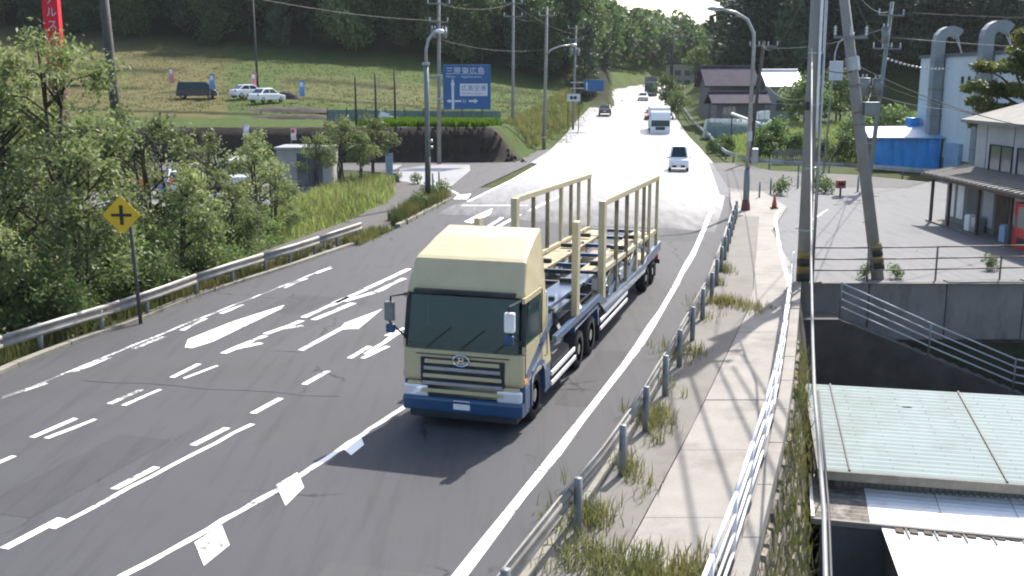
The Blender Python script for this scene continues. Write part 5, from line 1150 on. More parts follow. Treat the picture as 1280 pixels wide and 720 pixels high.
sb = thing('storage_container', 'pale blue storage box under a flat white roof right of the tarp shed', 'container', (33, 76, 0))
MB().box2((32.0, 75, .01), (34.4, 77.5, 2.2)).build('body', M['tarp_top'], sb, bevel=.03)
MB().box2((33.0, 74.0, 2.5), (38.5, 77.8, 2.66)).build('roof', M['roof_white'], sb, bevel=.02)
for x in (34.7, 36.3, 37.8): MB().box2((x, 74.6, .01), (x + .12, 74.7, 2.5)).build('post', M['wood'], sb)
MB().box2((34.6, 77.2, .02), (38.4, 77.4, 2.48)).build('back_wall', M['siding_dark'], sb)
fb = tag(MB().box2((31.3, 82.6, .02), (32.0, 83.8, 3.7)).box2((31.25, 82.55, 3.7), (32.05, 83.85, 3.78)).build('utility_cabinet', M['tarp'], None, bevel=.03), 'tall bright blue cabinet at the left end of the factory', 'cabinet')
# houses on the right, beyond the green field
def house(label, x0, x1, y0, y1, zb, he, hr_, axis, wallm, tilem, eave=.7):
    t = thing('house', label, 'house', ((x0 + x1) / 2, y0, zb))
    MB().box2((x0, y0, zb - .5), (x1, y1, zb + he)).build('wall', wallm, t)
    rf = MB(); e = eave; zc = zb + he + hr_; ze = zb + he - .1
    if axis == 'x':
        ym = (y0 + y1) / 2
        for (ya, s_) in ((y0 - e, -1), (y1 + e, 1)): rf.add([(x0 - e, ya, ze), (x1 + e, ya, ze), (x1 + e, ym, zc), (x0 - e, ym, zc), (x0 - e, ya, ze + .18), (x1 + e, ya, ze + .18), (x1 + e, ym, zc + .18), (x0 - e, ym, zc + .18)], [(0, 3, 2, 1), (4, 5, 6, 7), (0, 1, 5, 4), (1, 2, 6, 5), (3, 0, 4, 7)])
        MB().add([(x0, y0, zb + he), (x0, y1, zb + he), (x0, ym, zc - .05), (x0 + .2, y0, zb + he), (x0 + .2, y1, zb + he), (x0 + .2, ym, zc - .05)], [(0, 1, 2), (5, 4, 3), (0, 2, 5, 3), (1, 4, 5, 2)]).build('gable', wallm, t)
    else:
        xm = (x0 + x1) / 2
        for (xa, s_) in ((x0 - e, -1), (x1 + e, 1)): rf.add([(xa, y0 - e, ze), (xa, y1 + e, ze), (xm, y1 + e, zc), (xm, y0 - e, zc), (xa, y0 - e, ze + .18), (xa, y1 + e, ze + .18), (xm, y1 + e, zc + .18), (xm, y0 - e, zc + .18)], [(0, 3, 2, 1), (4, 5, 6, 7), (0, 1, 5, 4), (1, 2, 6, 5), (3, 0, 4, 7)])
        MB().add([(x0, y0 + .01, zb + he), (x1, y0 + .01, zb + he), (xm, y0 + .01, zc - .05), (x0, y0 + .2, zb + he), (x1, y0 + .2, zb + he), (xm, y0 + .2, zc - .05)], [(0, 1, 2), (5, 4, 3), (0, 2, 5, 3), (1, 4, 5, 2)]).build('gable', wallm, t)
    r_ = rf.build('roof', tilem, t)
    if axis == 'x': MB().box2((x0 - e - .05, (y0 + y1) / 2 - .2, zc + .1), (x1 + e + .05, (y0 + y1) / 2 + .2, zc + .36)).build('ridge', tilem, r_, bevel=.05)
    else: MB().box2(((x0 + x1) / 2 - .2, y0 - e - .05, zc + .1), ((x0 + x1) / 2 + .2, y1 + e + .05, zc + .36)).build('ridge', tilem, r_, bevel=.05)
    n = max(1, int((x1 - x0) / 3))
    for k in range(n): win(t, (x0 + .8 + k * (x1 - x0 - 1.6) / n, y0 - .002, zb + .8), 1.5, 1.2, 'y', .06, 2, 'siding')
    return t
house('dark tiled house left of the bright roof beyond the green field', 25.0, 30.6, 134, 141, 2.3, 3.6, 2.3, 'x', M['siding_dark'], M['tile'])
house('low tiled annex in front of the dark tiled house', 24.6, 30.4, 127, 131, 1.6, 2.3, 1.1, 'x', M['siding_dark'], M['tile'])
house('house with a dazzling white sheet roof beyond the green field', 32.0, 35.3, 131, 137, 2.2, 3.7, 1.8, 'x', M['house_wall'], M['tile_light'])
fh = thing('apartment_block', 'distant grey apartment block at the foot of the far wood', 'building', (44, 262, 5))
MB().box2((39.5, 262, 4), (47, 272, 10.5)).build('wall', M['house_wall'], fh); MB().box2((39.2, 261.7, 10.5), (47.3, 272.3, 11)).build('roof', M['tile'], fh)
for r_ in range(2):
    for k in range(3): win(fh, (40.2 + k * 2.4, 261.998, 5.4 + r_ * 2.4), 1.4, 1.2, 'y', .08, 2, 'siding')
gs = thing('greenhouse', 'low grey plastic tunnel with a row of white glints built as panels left of the houses', 'greenhouse', (22.5, 118, .6))
zg0 = zgf(24, 118); vs = []; fs = []
for i in range(10):
    a = math.pi * i / 9
    for x in (21.8, 29): vs.append((x, 118 + 2.0 * math.cos(a), zg0 + 2.1 * math.sin(a)))
for i in range(9): fs.append((2 * i, 2 * i + 1, 2 * i + 3, 2 * i + 2))
fs += [tuple(range(0, 20, 2)), tuple(range(1, 20, 2))[::-1]]
MB().add(vs, fs).build('tunnel', M['net'], gs, True)
for k in range(6): MB().box((22.1 + k * .62, 116.2, zg0 + 2.0), (.42, .1, .42)).build('glint_panel', M['white'], gs)  # white boxes stand in for bright glints along the tunnel
for k in range(3):
    x, y = D(946 + k * 7, 126, 118)[:2]; z = zgf(x, y)
    tag(MB().tube((x, y, z + 1.3), (x, y, z + 2.4), .28, n=12).tube((x, y, z), (x, y, z + 1.3), .05, n=6).build('white_tank', M['white']), ['leftmost of three small white drums before the bright roofed house', 'middle one of three small white drums before the bright roofed house', 'rightmost of three small white drums before the bright roofed house'][k], 'drum', 'white drums before the houses')
ba = thing('barrier_pole', 'long pale slanted pole lying across the green field behind the lamp', 'pole', D(915, 143, 100))
a = Vector(D(915, 142, 100)); b_ = Vector(D(950, 155, 96)); c_ = Vector(D(985, 160, 95))
MB().path([a, b_, c_], .14, 8).build('pole', M['white'], ba, True)
for q in (a, b_, c_): MB().tube((q.x, q.y, zgf(q.x, q.y) - .2), (q.x, q.y, q.z), .07, n=6).build('post', M['wood'], ba)
pf = thing('picket_fence', 'pale grey slatted fence panels beyond the side road guardrail', 'fence', (24, 84, 0))
for k in range(22):
    x = 21.2 + k * .18; MB().box2((x, 85, zgf(x, 85) - .1), (x + .11, 85.05, zgf(x, 85) + 1.25)).build('slat', M['siding'], pf)
for z in (.35, 1.0): MB().box2((21.1, 85.051, zgf(22, 85) + z), (25.2, 85.09, zgf(22, 85) + z + .08)).build('rail', M['siding'], pf)
# ------------------------------------------------------------------ low buildings at lower right
lb = thing('low_workshop', 'workshop with pale blue metal roof below the sidewalk', 'building', (7.15, 26.2, -4))
RX0, RX1 = 7.15, 22.0
rz = lambda y: -1.15 - (26.2 - y) * .075
MB().box2((RX0 + .35, 21.35, -4), (RX1, 26.0, -1.75)).build('wall', M['siding'], lb)
for k in range(100):
    x = RX0 + .4 + k * .14; MB().box2((x, 21.31, -3.9), (x + .07, 21.351, -1.72)).build('siding_rib', M['siding'], lb)
edgeL = lambda y: RX0 + (y - 21.0) * .0
segx = [(RX0, 7.75), (7.77, 10.9), (10.92, 14.3), (14.32, 18), (18.02, RX1)]
xsl = lambda x, y: x + (y - 23.5) * (.0)
for a, b_ in segx:
    m_ = MB(); nrow = 24; vs = []; fs = []
    for i in range(nrow * 2 + 1):
        y = 20.95 + i * (26.2 - 20.95) / (nrow * 2); z = rz(y) + (.022 if i % 2 else 0)
        vs += [(a, y, z), (b_, y, z)]
    for i in range(nrow * 2): fs.append((2 * i, 2 * i + 1, 2 * i + 3, 2 * i + 2))
    m_.add(vs, fs).build('roof_panel', M['roof_blue'], lb)
for a, b_ in segx[1:]: MB().beam((a - .01, 20.93, rz(20.93) + .03), (a - .01, 26.2, rz(26.2) + .03), .035, .03).build('roof_seam', M['wire'], lb)
fx_ = MB(); fr_ = random.Random(6)
for a, b_ in segx:
    for i in range(12):
        for k in range(int((b_ - a) / .6)):
            x = a + .3 + k * .6; y = 21.2 + i * .42; fx_.box((x, y, rz(y) + .03), (.012, .012, .014))
tag(fx_.build('roof_screws', M['chassis'], lb), kind='stuff')
for k in range(9):
    x, y = fr_.uniform(7.6, 14), fr_.uniform(21.2, 25.8); MB().prism([(x, y), (x + fr_.uniform(.1, .35), y + .03), (x + fr_.uniform(.05, .3), y + fr_.uniform(.05, .15))], lambda x_, y_: rz(y_) + .022, lambda x_, y_: rz(y_) + .027).build('rust_patch', M['siding'], lb)
MB().box2((RX0 - .06, 20.86, rz(20.9) - .2), (RX1, 20.94, rz(20.9) + .01)).build('gutter', M['kerb'], lb, bevel=.02)
MB().box2((RX0 - .08, 20.9, rz(20.9) - .22), (RX0 - .005, 26.25, rz(26.2) - .25)).build('side_trim', M['siding'], lb) if 0 else None
MB().add([(RX0 - .06, 20.87, rz(20.9) - .14), (RX0 - .06, 26.2, rz(26.2) - .14), (RX0 - .06, 26.2, rz(26.2) + .04), (RX0 - .06, 20.87, rz(20.9) + .04), (RX0, 20.87, rz(20.9) - .14), (RX0, 26.2, rz(26.2) - .14), (RX0, 26.2, rz(26.2) + .04), (RX0, 20.87, rz(20.9) + .04)], [(0, 1, 2, 3), (7, 6, 5, 4), (0, 4, 5, 1), (1, 5, 6, 2), (2, 6, 7, 3), (3, 7, 4, 0)]).build('edge_trim', M['siding'], lb)
lb.location = (7.75, 26.4, -4); lb.rotation_euler.z = R(-12)
sh2 = thing('lean_to_shed', 'lean-to with bright white corrugated roof, mossy at its left end', 'shed', (6.35, 21.0, -4))
r2 = lambda y: -2.05 - (20.9 - y) * .05
def corr(mb, x0, x1, ya, yb, zf, n, amp):
    vs = []; fs = []
    for i in range(n + 1):
        y = ya + (yb - ya) * i / n; z = zf(y) + (amp if i % 2 else 0); vs += [(x0, y, z), (x1, y, z)]
    for i in range(n): fs.append((2 * i, 2 * i + 1, 2 * i + 3, 2 * i + 2))
    return mb.add(vs, fs)
x = 6.35
for k, (a, b_, m_) in enumerate(((6.35, 7.45, 'roof_dirty'), (7.45, 8.9, 'roof_white'), (8.9, 10.4, 'roof_white'), (10.4, 11.9, 'roof_white'), (11.9, 14, 'roof_white'))):
    corr(MB(), a + .005, b_ - .005, 18.95, 21.0, lambda y: r2(y) + .006 * k, 22, .03).build('roof_sheet', M[m_], sh2)
MB().add([(6.30, 18.9, r2(18.9) - .08), (6.30, 21.05, r2(21.05) - .08), (6.30, 21.05, r2(21.05) + .06), (6.30, 18.9, r2(18.9) + .06), (6.36, 18.9, r2(18.9) - .08), (6.36, 21.05, r2(21.05) - .08), (6.36, 21.05, r2(21.05) + .06), (6.36, 18.9, r2(18.9) + .06)], [(0, 1, 2, 3), (7, 6, 5, 4), (0, 4, 5, 1), (1, 5, 6, 2), (2, 6, 7, 3), (3, 7, 4, 0)]).build('edge_trim', M['rail_white'], sh2)
MB().box2((6.3, 18.85, r2(18.9) - .10), (14, 18.93, r2(18.9) + .02)).build('front_trim', M['siding'], sh2)
MB().box2((6.5, 19.0, -4.1), (14, 20.9, r2(19) - .1)).build('wall', M['siding_dark'], sh2)
sh2.location = (6.72, 22.1, -4); sh2.rotation_euler.z = R(-14)
sh3 = thing('lower_shed', 'lowest white roof with a row of rusty holes along its top edge', 'shed', (7.3, 18.8, -4))
r3 = lambda y: -2.5 - (18.86 - y) * .05
for k, (a, b_) in enumerate(((7.3, 8.5), (8.5, 9.7), (9.7, 10.9), (10.9, 13))):
    m_ = MB(); corr(m_, a + .005, b_ - .005, 15.2, 18.8, lambda y: r3(y) + .004 * k, 2, .0).build('roof_sheet', M['roof_white'], sh3)
rr_ = random.Random(9)
for k in range(13):
    x = 7.55 + k * .27; MB().prism([(x, 18.45), (x + .16, 18.42), (x + .15, 18.68), (x + .01, 18.7)], lambda x_, y_: r3(y_) - .01, lambda x_, y_: r3(y_) + .035).build('rust_patch', M['wood'], sh3)
    if k % 2: MB().beam((x - .05, 18.2, r3(18.2) + .03), (x - .06, 18.75, r3(18.75) + .03), .03, .02).build('batten', M['siding'], sh3)
MB().box2((7.4, 15.3, -4.1), (13, 18.7, r3(15.3) - .1)).build('wall', M['siding_dark'], sh3)
sh3.location = (*P(1100, 655, -2.17)[:2], -3.67); sh3.rotation_euler.z = R(-10)
MB().box2((7.27, 15.1, r3(15.1) - .12), (7.302, 18.84, r3(18.8) + .03)).build('edge_trim', M['galv_dull'], sh3) if 0 else None

# ------------------------------------------------------------------ vegetation
def leaf_geo(rng, clumps, n, size, out=.5, droop=0.0, asp=.55, shell=.55, fuzz=.10):
    c = np.array([q[0] for q in clumps], float); r = np.array([q[1] for q in clumps], float)
    w = (r[:, 0] * r[:, 1] * r[:, 2]) ** .67; k = rng.choice(len(clumps), n, p=w / w.sum())
    d = rng.normal(size=(n, 3)); d /= np.linalg.norm(d, axis=1)[:, None]
    rad = shell + (1 - shell) * rng.random(n) ** .6; rad *= 1 + rng.normal(0, fuzz, n)
    p = c[k] + d * rad[:, None] * r[k]
    nrm = d * out + rng.normal(size=(n, 3)) * .6; nrm[:, 2] += .25; nrm /= np.linalg.norm(nrm, axis=1)[:, None]
    a = np.cross(nrm, rng.normal(size=(n, 3))); a[:, 2] -= droop; a -= nrm * (a * nrm).sum(1)[:, None]; a /= np.linalg.norm(a, axis=1)[:, None]
    b = np.cross(nrm, a); s = size * (.6 + .8 * rng.random(n))[:, None]
    v = np.stack([p - a * s, p + b * s * asp, p + a * s, p - b * s * asp], 1).reshape(-1, 3)
    return v, np.arange(4 * n).reshape(n, 4)
def clump_tree(rng, h, spread, n_cl, cl_r, z0=.35, flat=.8):
    out = []
    for i in range(n_cl):
        z = h * (z0 + (1 - z0) * (i + rng.random()) / n_cl * .95)
        f = (z / h - z0) / (1 - z0); rr = spread * (math.sin(math.pi * min(1, .22 + .75 * f)) ** .8)
        a = rng.random() * 2 * math.pi; q = rr * (.35 + .65 * rng.random() ** .5)
        cr = cl_r * (.7 + .6 * rng.random()); out.append(((q * math.cos(a), q * math.sin(a), z), (cr, cr, cr * flat)))
    return out
def limbs(mb, rng, clumps, h, r, stems=1, fork=.3, twist=.3):
    for s_ in range(stems):
        bx, by = (rng.normal(0, .12), rng.normal(0, .12)) if stems > 1 else (0, 0)
        tipx, tipy = rng.normal(0, twist), rng.normal(0, twist)
        pts = [(bx, by, -.5)]
        for i in range(1, 7): f = i / 6; pts.append((bx + tipx * f * f * 1.5 + rng.normal(0, .04 * h / 6), by + tipy * f * f * 1.5 + rng.normal(0, .04 * h / 6), h * .86 * f))
        mb.path(pts, [r * (1 - .82 * i / 6) for i in range(7)], 7)
        for (c, cr) in clumps[s_::stems]:
            zf = max(fork * h * .8, c[2] - .35 * math.hypot(c[0], c[1]) - cr[2] * .5); zf = min(zf, h * .75); i = zf / (h * .86) * 6; i0 = min(5, int(i))
            a = Vector(pts[i0]).lerp(Vector(pts[i0 + 1]), i - i0); e = Vector(c); m = a.lerp(e, .55) + Vector((rng.normal(0, .12), rng.normal(0, .12), .1 * h * .3))
            rr = r * .38; mb.path([a, m, e], [rr, rr * .6, rr * .2], 5)
    return mb
def plant_proto(name, label, cat, rng, h, spread, n_cl, cl_r, nleaf, lsize, leafm, r, stems=1, z0=.35, flat=.8, asp=.55, out=.5, trunk='trunk', group=None, shell=.5, droop=.0, fuzz=.1):
    t = thing(name, label, cat, (0, 0, 0), group)
    cl = clump_tree(rng, h, spread, n_cl, cl_r, z0, flat)
    limbs(MB(), rng, cl, h, r, stems).build(trunk, M['bark'], t, True)
    v, f = leaf_geo(rng, cl, nleaf, lsize, out, droop, asp, shell, fuzz)
    o = np_mesh('crown', v, f, M[leafm], t); ORG[o] = Vector((0, 0, 0)); KIDS[t] = list(t.children)
    return t
USED = set()
def plant(proto, x, y, s=1.0, rz=0.0, label=None, group=None, z=None, sz=None):
    o = proto if proto not in USED else copy_tree(proto); USED.add(proto)
    o.location = (x, y, zgf(x, y) - .05 if z is None else z); o.rotation_euler = (0, 0, rz); o.scale = (s, s, sz or s)
    if label: o['label'] = label
    if group: o['group'] = group
    return o
rng = np.random.default_rng(11); rnd = random.Random(11)
TG = 'trees behind the left guardrail'
lab = 'leafy olive green tree growing behind the left guardrail'
tl = [plant_proto('broadleaf_tree', lab, 'tree', rng, 9, 2.5, 38, .58, 8600, .088, 'leaf_olive', .15, 2, .16, .9, .45, .3, shell=.2, fuzz=.42),
      plant_proto('broadleaf_tree', lab, 'tree', rng, 7, 2.2, 34, .54, 7600, .085, 'leaf_olive', .12, 3, .12, .9, .45, .3, shell=.2, fuzz=.42),
      plant_proto('broadleaf_tree', lab, 'tree', rng, 6, 2.0, 30, .50, 6600, .085, 'leaf_olive', .10, 3, .1, .9, .45, .3, shell=.2, fuzz=.42),
      plant_proto('broadleaf_tree', lab, 'tree', rng, 6.4, 1.9, 20, .42, 2700, .085, 'leaf_olive', .10, 3, .42, .85, .45, .3, shell=.2, fuzz=.4)]
ub_spots = ((-12.0, 30.5, .8), (-11.2, 31.8, .7), (-10.4, 36.2, .6), (-10.2, 39.5, .6), (-10.0, 41.5, .55), (-11.2, 43.8, .8), (-10.4, 46, .6), (-11.6, 49, .8), (-12.6, 48.2, .9), (-13.4, 51.5, .9), (-13.0, 33, 1.5), (-12.2, 37.5, 1.4), (-12.0, 41.5, 1.4), (-12.4, 45.5, .9), (-14.6, 30.5, 1.6), (-15.5, 27.5, 1.6), (-13.0, 50, .8))
spots = [(-14.3, 33.0, 0, 1.08, 'tallest tree behind the guardrail, at the left near the red pylon sign'), (-18.6, 35.5, 0, .95, 'bushy tree at the far left picture edge'), (-16.2, 28.5, 1, 1.0, 'leafy tree in front at the left picture edge above the guardrail'),
         (-12.6, 30.2, 2, .95, 'low dense tree just left of the yellow warning sign'), (-13.4, 38.0, 1, 1.03, 'loose olive tree right of the leaning dark pole'), (-11.6, 36.2, 2, .8, 'small tree right of the yellow warning sign'),
         (-12.8, 43.0, 3, .95, 'open branched tree in front of the parked white cars'), (-11.6, 47.5, 3, .85, 'slender tree standing before the white van'), (-17.3, 42.0, 3, 1.0, 'tree behind the leaning dark pole'), (-15.6, 47.0, 3, .95, 'thin crowned tree before the parking area'), (-20.2, 43, 3, 1.05, 'tree at the back left of the roadside group'), (-13.7, 26.0, 2, .75, 'bush like tree at the left end of the guardrail'), (-16.4, 33.5, 0, 1.0, 'tall tree between the far left tree and the tallest tree'), (-11.9, 51.5, 2, .7, 'short tree at the edge of the tall grass'), (-11.2, 40.5, 2, .7, 'shrubby tree closest to the footpath')]
for x, y, k, s, l in spots: plant(tl[k], x, y, s, rnd.random() * 6, l, TG)
G2 = 'small trees along the left footpath'
st_ = plant_proto('small_tree', '', 'tree', rng, 4.0, 1.3, 16, .42, 1700, .09, 'leaf_olive', .06, 4, .45, .8, .5, .4, shell=.3)
for x, y, s, l in ((-15.4, 62.5, .95, 'small tree before the left corner of the grey shed'), (-11.9, 63, .9, 'small tree in front of the grey shed door'), (-10.9, 66, 1.12, 'multi stemmed small tree right of the grey shed'), (-9.2, 69.5, 1.12, 'small tree beside the pale blue banner stand'), (-9.6, 66.5, .9, 'low small tree second from the banner stand'), (-16.8, 57, .9, 'small tree in front of the white van'), (-13.2, 54, .85, 'small dark tree right of the white van')):
    plant(st_, x, y, s, rnd.random() * 6, l, G2)
ub = plant_proto('bush', '', 'bush', rng, 1.9, 1.2, 14, .5, 2000, .085, 'leaf_bush', .03, 3, .12, .85, .5, .35, trunk='stems', shell=.3, fuzz=.35)
UG = 'undergrowth bushes below the left trees'
for i, (x, y, s) in enumerate(((-12.4, 27.5, .9), (-13.5, 29, 1.1), (-15, 26, 1.1), (-11.6, 33, .8), (-12.6, 34.5, 1.0), (-10.6, 38, .7), (-11.5, 40, .95), (-17, 31, 1.2), (-14.6, 36.5, 1.2), (-19.5, 31, 1.3), (-18, 38, 1.3), (-10.8, 42.5, .9), (-14, 42, 1.2), (-12.3, 45, 1.0), (-16.8, 24, 1.0), (-15.3, 22, .9), (-11.0, 35.2, .6)) + ub_spots):
    nt_ = min(spots, key=lambda q: math.hypot(q[0] - x, q[1] - y)); side = 'left of' if x < nt_[0] else 'right of'
    plant(ub, x, y, s, rnd.random() * 6, ('low' if s < .75 else 'tall broad' if s > 1.15 else 'leafy') + ' bush ' + ('nearer than' if y < nt_[1] - .8 else 'behind' if y > nt_[1] + .8 else side) + ' the ' + ' '.join(nt_[4].split()[:9]), UG)
# round shrubs in the green field on the right
rs_ = plant_proto('shrub', '', 'shrub', rng, 1.9, .95, 14, .55, 1500, .10, 'leaf_dark', .05, 2, .2, .9, .5, .5, trunk='stems')
for px_, py_, d_, s, l in ((893, 176, 98, .7, 'small dark shrub leftmost along the far guardrail'), (905, 180, 96, .95, 'round dark shrub beside the far guardrail'), (948, 186, 90, 1.3, 'dark shrub immediately right of the arching street lamp'), (972, 184, 92, 1.7, 'large round dark shrub in the green field'), (1003, 186, 90, 1.2, 'dark shrub half behind the upright concrete pole'), (1032, 186, 88, 1.0, 'dark shrub between the upright and leaning poles'), (1058, 190, 86, 1.2, 'dark shrub beside the leaning concrete pole')):
    q = D(px_, py_, d_); plant(rs_, q[0], d_, s, rnd.random() * 6, l, 'dark shrubs in the green field')
gt = plant_proto('small_tree', '', 'tree', rng, 4.2, 1.7, 16, .8, 2000, .16, 'leaf_bush', .09, 2, .2, .8, .5, .4)
for px_, d_, s, l in ((1068, 92, .9, 'bright green small tree right of the leaning pole'), (1100, 95, 1.0, 'green tree behind the slim steel pole'), (1125, 92, 1.05, 'green tree left of the blue cabinet and factory'), (1045, 128, 1.5, 'broad dark green tree right of the bright roofed house'), (1005, 124, 1.4, 'green tree just right of the bright roofed house'), (868, 230, 1.6, 'green tree before the distant apartment block'), (845, 150, .9, 'small green tree beside the distant road, left of the houses'), (832, 175, 1.2, 'green tree by the pair of dark poles')):
    plant(gt, D(px_, 170, d_)[0], d_, s, rnd.random() * 6, l, 'small green trees on the right side')
wb = plant_proto('weed_clump', '', 'weeds', rng, .9, .45, 8, .3, 420, .09, 'leaf_bush', .015, 3, .1, .9, .4, .3, trunk='stems')
for px_, py_, s, l in ((978, 244, 1.0, 'weeds at the foot of the sidewalk posts'), (1020, 240, 1.1, 'green weeds just right of the upright pole base line'), (1033, 242, .9, 'weeds left of the small red sign box'), (536, 252, 1.0, 'weeds at the foot of the left street lamp'), (552, 248, 1.0, 'weeds right of the left street lamp'), (523, 262, .9, 'weeds left of the left street lamp'), (498, 228, .6, 'low weeds by the banner stand'), (520, 230, .7, 'weeds along the pale side road patch'), (1082, 349, .5, 'thin weeds left of the leaning pole base'), (1118, 349, .5, 'thin weeds right of the leaning pole base'), (1236, 338, .55, 'dry weeds in the yard fence')):
    q = P(px_, py_); plant(wb, q[0], q[1], s, rnd.random() * 6, l, 'weed clumps around posts and poles', z=.02)
for x, y, s, z, l in ((5.35, 16.3, .5, -3.4, 'leafy bush at the foot of the stone embankment, farthest from the camera'), (5.0, 15.2, .55, -3.2, 'middle leafy bush at the foot of the stone embankment'), (4.7, 14.1, .55, -3.3, 'leafy bush at the foot of the stone embankment, by the bottom picture edge'), (*P(992, 655, -2.9)[:2], .34, -3.1, 'small plant in the gap between the embankment and the white roof')):
    plant(ub, x, y, s, rnd.random() * 6, l, 'bushes below the stone embankment', z=z, sz=s * 1.3)
# cloud pruned pine by the shop
pn = thing('pine_tree', 'layered pine tree rising behind the shop roof', 'tree', (26.0, 53.5, 0))
pr = np.random.default_rng(21); cl = []
for (dx, dz, r) in ((-2.5, 6.5, .9), (-2.2, 5.5, .9), (-1.5, 7.3, 1.0), (-.9, 8.2, 1.0), (.1, 8.9, 1.0), (1.1, 9.3, 1.0), (-1.4, 6.3, 1.1), (-.3, 7.4, 1.2), (.8, 8.1, 1.2), (-1.2, 5.2, 1.0), (-.1, 6.2, 1.2), (1.0, 7.0, 1.2), (2.2, 8.2, 1.2), (.2, 5.0, 1.1), (1.4, 5.9, 1.2), (2.4, 6.9, 1.2), (2.2, 5.0, 1.1), (-2.0, 4.6, .8)):
    for j in range(3): cl.append(((dx + pr.normal(0, .45), pr.normal(0, .7), dz + pr.normal(0, .12)), (r * .62, r * .62, r * .30)))
limbs(MB(), pr, cl[::3], 7.5, .22, 1).build('trunk', M['bark'], None, True); o = list(COL.objects)[-1]; o.parent = pn
v, f = leaf_geo(pr, cl, 24000, .13, .35, 0, .32, .3); np_mesh('crown', v, f, M['leaf_pine'], pn)
# forest: edge trees one by one, the mass behind as one wood
FG = 'trees along the edge of the left wooded hill'
LM = ((-40, 'at the far left picture edge'), (83, 'behind the red pylon sign'), (139, 'behind the leaning dark pole'), (190, 'between the leaning dark pole and the parked dark van'), (250, 'above the parked dark van'), (328, 'above the parked white cars'), (400, 'above the white flag right of the white cars'), (470, 'behind the three dark net posts'), (535, 'behind the left street lamp'), (583, 'above the large blue direction sign'), (641, 'behind the tall pole on the earth bank'), (685, 'behind the pole with the side lamp arm'), (740, 'above the small distant blue sign'), (790, 'beside the farthest bend of the road'), (900, 'above the dark tiled houses'), (960, 'above the bright white roof'), (1010, 'behind the tall upright pole'), (1070, 'behind the leaning concrete pole'), (1100, 'behind the slim steel pole'), (1165, 'behind the factory ducts'), (1240, 'above the layered pine'), (1330, 'at the far right picture edge'))
def where(x, y): px_ = 640 + F_PX * x / y; return min(LM, key=lambda q: abs(q[0] - px_))[1]
ROWN = ('front row', 'second row', 'third row')
fp_ = []
for i, (h, sp_, nc, cr, nl, ls, lm, z0) in enumerate(((13, 3.7, 13, 2.2, 3600, .29, 'leaf_dark', .14), (15, 3.3, 15, 2.0, 3600, .28, 'leaf_dark', .12), (11, 3.6, 12, 2.1, 3200, .29, 'leaf_light', .14), (14, 2.0, 24, 1.3, 3000, .27, 'leaf_conifer', .05))):
    fp_.append(plant_proto(['forest_tree', 'forest_tree', 'pale_tree', 'conifer_tree'][i], '', 'tree', rng, h, sp_, nc, cr, nl, ls, lm, .2, 1, z0, 1.0, .55, .6, shell=.45))
kinds = ['rounded dark tree', 'tall dark tree', 'paler green tree', 'dark conifer']
labs = ['dark green broadleaf tree at the edge of the left wood', 'tall dark broadleaf tree at the edge of the left wood', 'paler green tree at the edge of the left wood', 'dark conifer at the edge of the left wood']
fd_ = [plant_proto('forest_tree', '', 'tree', rng, h, sp_, nc, cr, 3400, .28, 'leaf_deep', .2, 1, .1, 1.0, .55, .6, shell=.45) for h, sp_, nc, cr in ((13, 3.7, 14, 2.2), (15, 3.2, 16, 1.9))]
# near cedars that hide the left end of the field
cnt = 0
for row in range(3):
    for X in np.arange(-118, 22, 5.2 if row < 2 else 6):
        x = X + rnd.uniform(-1.6, 1.6) + row * 2; y = 180 + row * 6 + rnd.uniform(-2, 2)
        if x > .085 * y - 1: continue
        k = rnd.choices(range(4), (3, 2, 2, 3 if x < -30 else 1))[0]
        plant(fp_[k], x, y, rnd.uniform(.8, 1.15), rnd.random() * 6, kinds[k] + ' ' + where(x, y) + ', ' + ROWN[row], FG); cnt += 1
labr = [l.replace('left wood', 'right wood') for l in labs]
for row in range(3):
    for X in np.arange(30, 125, 5.5):
        x = X + rnd.uniform(-1.6, 1.6); y = 160 + row * 6 + rnd.uniform(-2, 2) + max(0, (36 - x)) * 2
        if x < .205 * y - 1: continue
        k = rnd.choices(range(4), (4, 3, 0, 2))[0]
        plant((fd_[0], fd_[1], fp_[2], fp_[3])[k], x, y, rnd.uniform(.85, 1.2), rnd.random() * 6, kinds[k] + ' ' + where(x, y) + ', ' + ROWN[row], 'trees along the edge of the right wooded hill'); cnt += 1
# flank of the left hill running beside the far road
for Y in np.arange(186, 330, 6.0):
    for row in range(2):
        y = Y + rnd.uniform(-2, 2); x = .085 * y + 1.5 - row * 6 + rnd.uniform(-1.5, 1.5) - 2
        x = min(x, lineL(y) - 4.5); k = rnd.choices(range(4), (3, 3, 2, 1))[0]
        plant(fp_[k], x, y, rnd.uniform(.75, 1.1), rnd.random() * 6, kinds[k] + ' on the hill flank left of the far road, ' + ('roadside row' if row == 0 else 'inner row'), FG); cnt += 1
def wood(name, label, pts, leafm, seed, nl=260, ls=.75):
    g = np.random.default_rng(seed); V = []; Fs = []; base = 0; protos = []
    for j in range(5): 
        cl = clump_tree(g, 13, 3.6, 14, 2.0, .25, 1.0); protos.append(leaf_geo(g, cl, nl, ls, .7, 0, .6, .6))
    for (x, y, s) in pts:
        v, f = protos[g.integers(5)]; a = g.random() * 6.28; c_, s_ = math.cos(a), math.sin(a)
        r = v * s; r = np.stack([r[:, 0] * c_ - r[:, 1] * s_, r[:, 0] * s_ + r[:, 1] * c_, r[:, 2]], 1) + (x, y, zgf(x, y))
        V.append(r); Fs.append(f + base); base += len(v)
    o = np_mesh(name, np.concatenate(V), np.concatenate(Fs), M[leafm]); return tag(o, label, 'wood', kind='stuff')
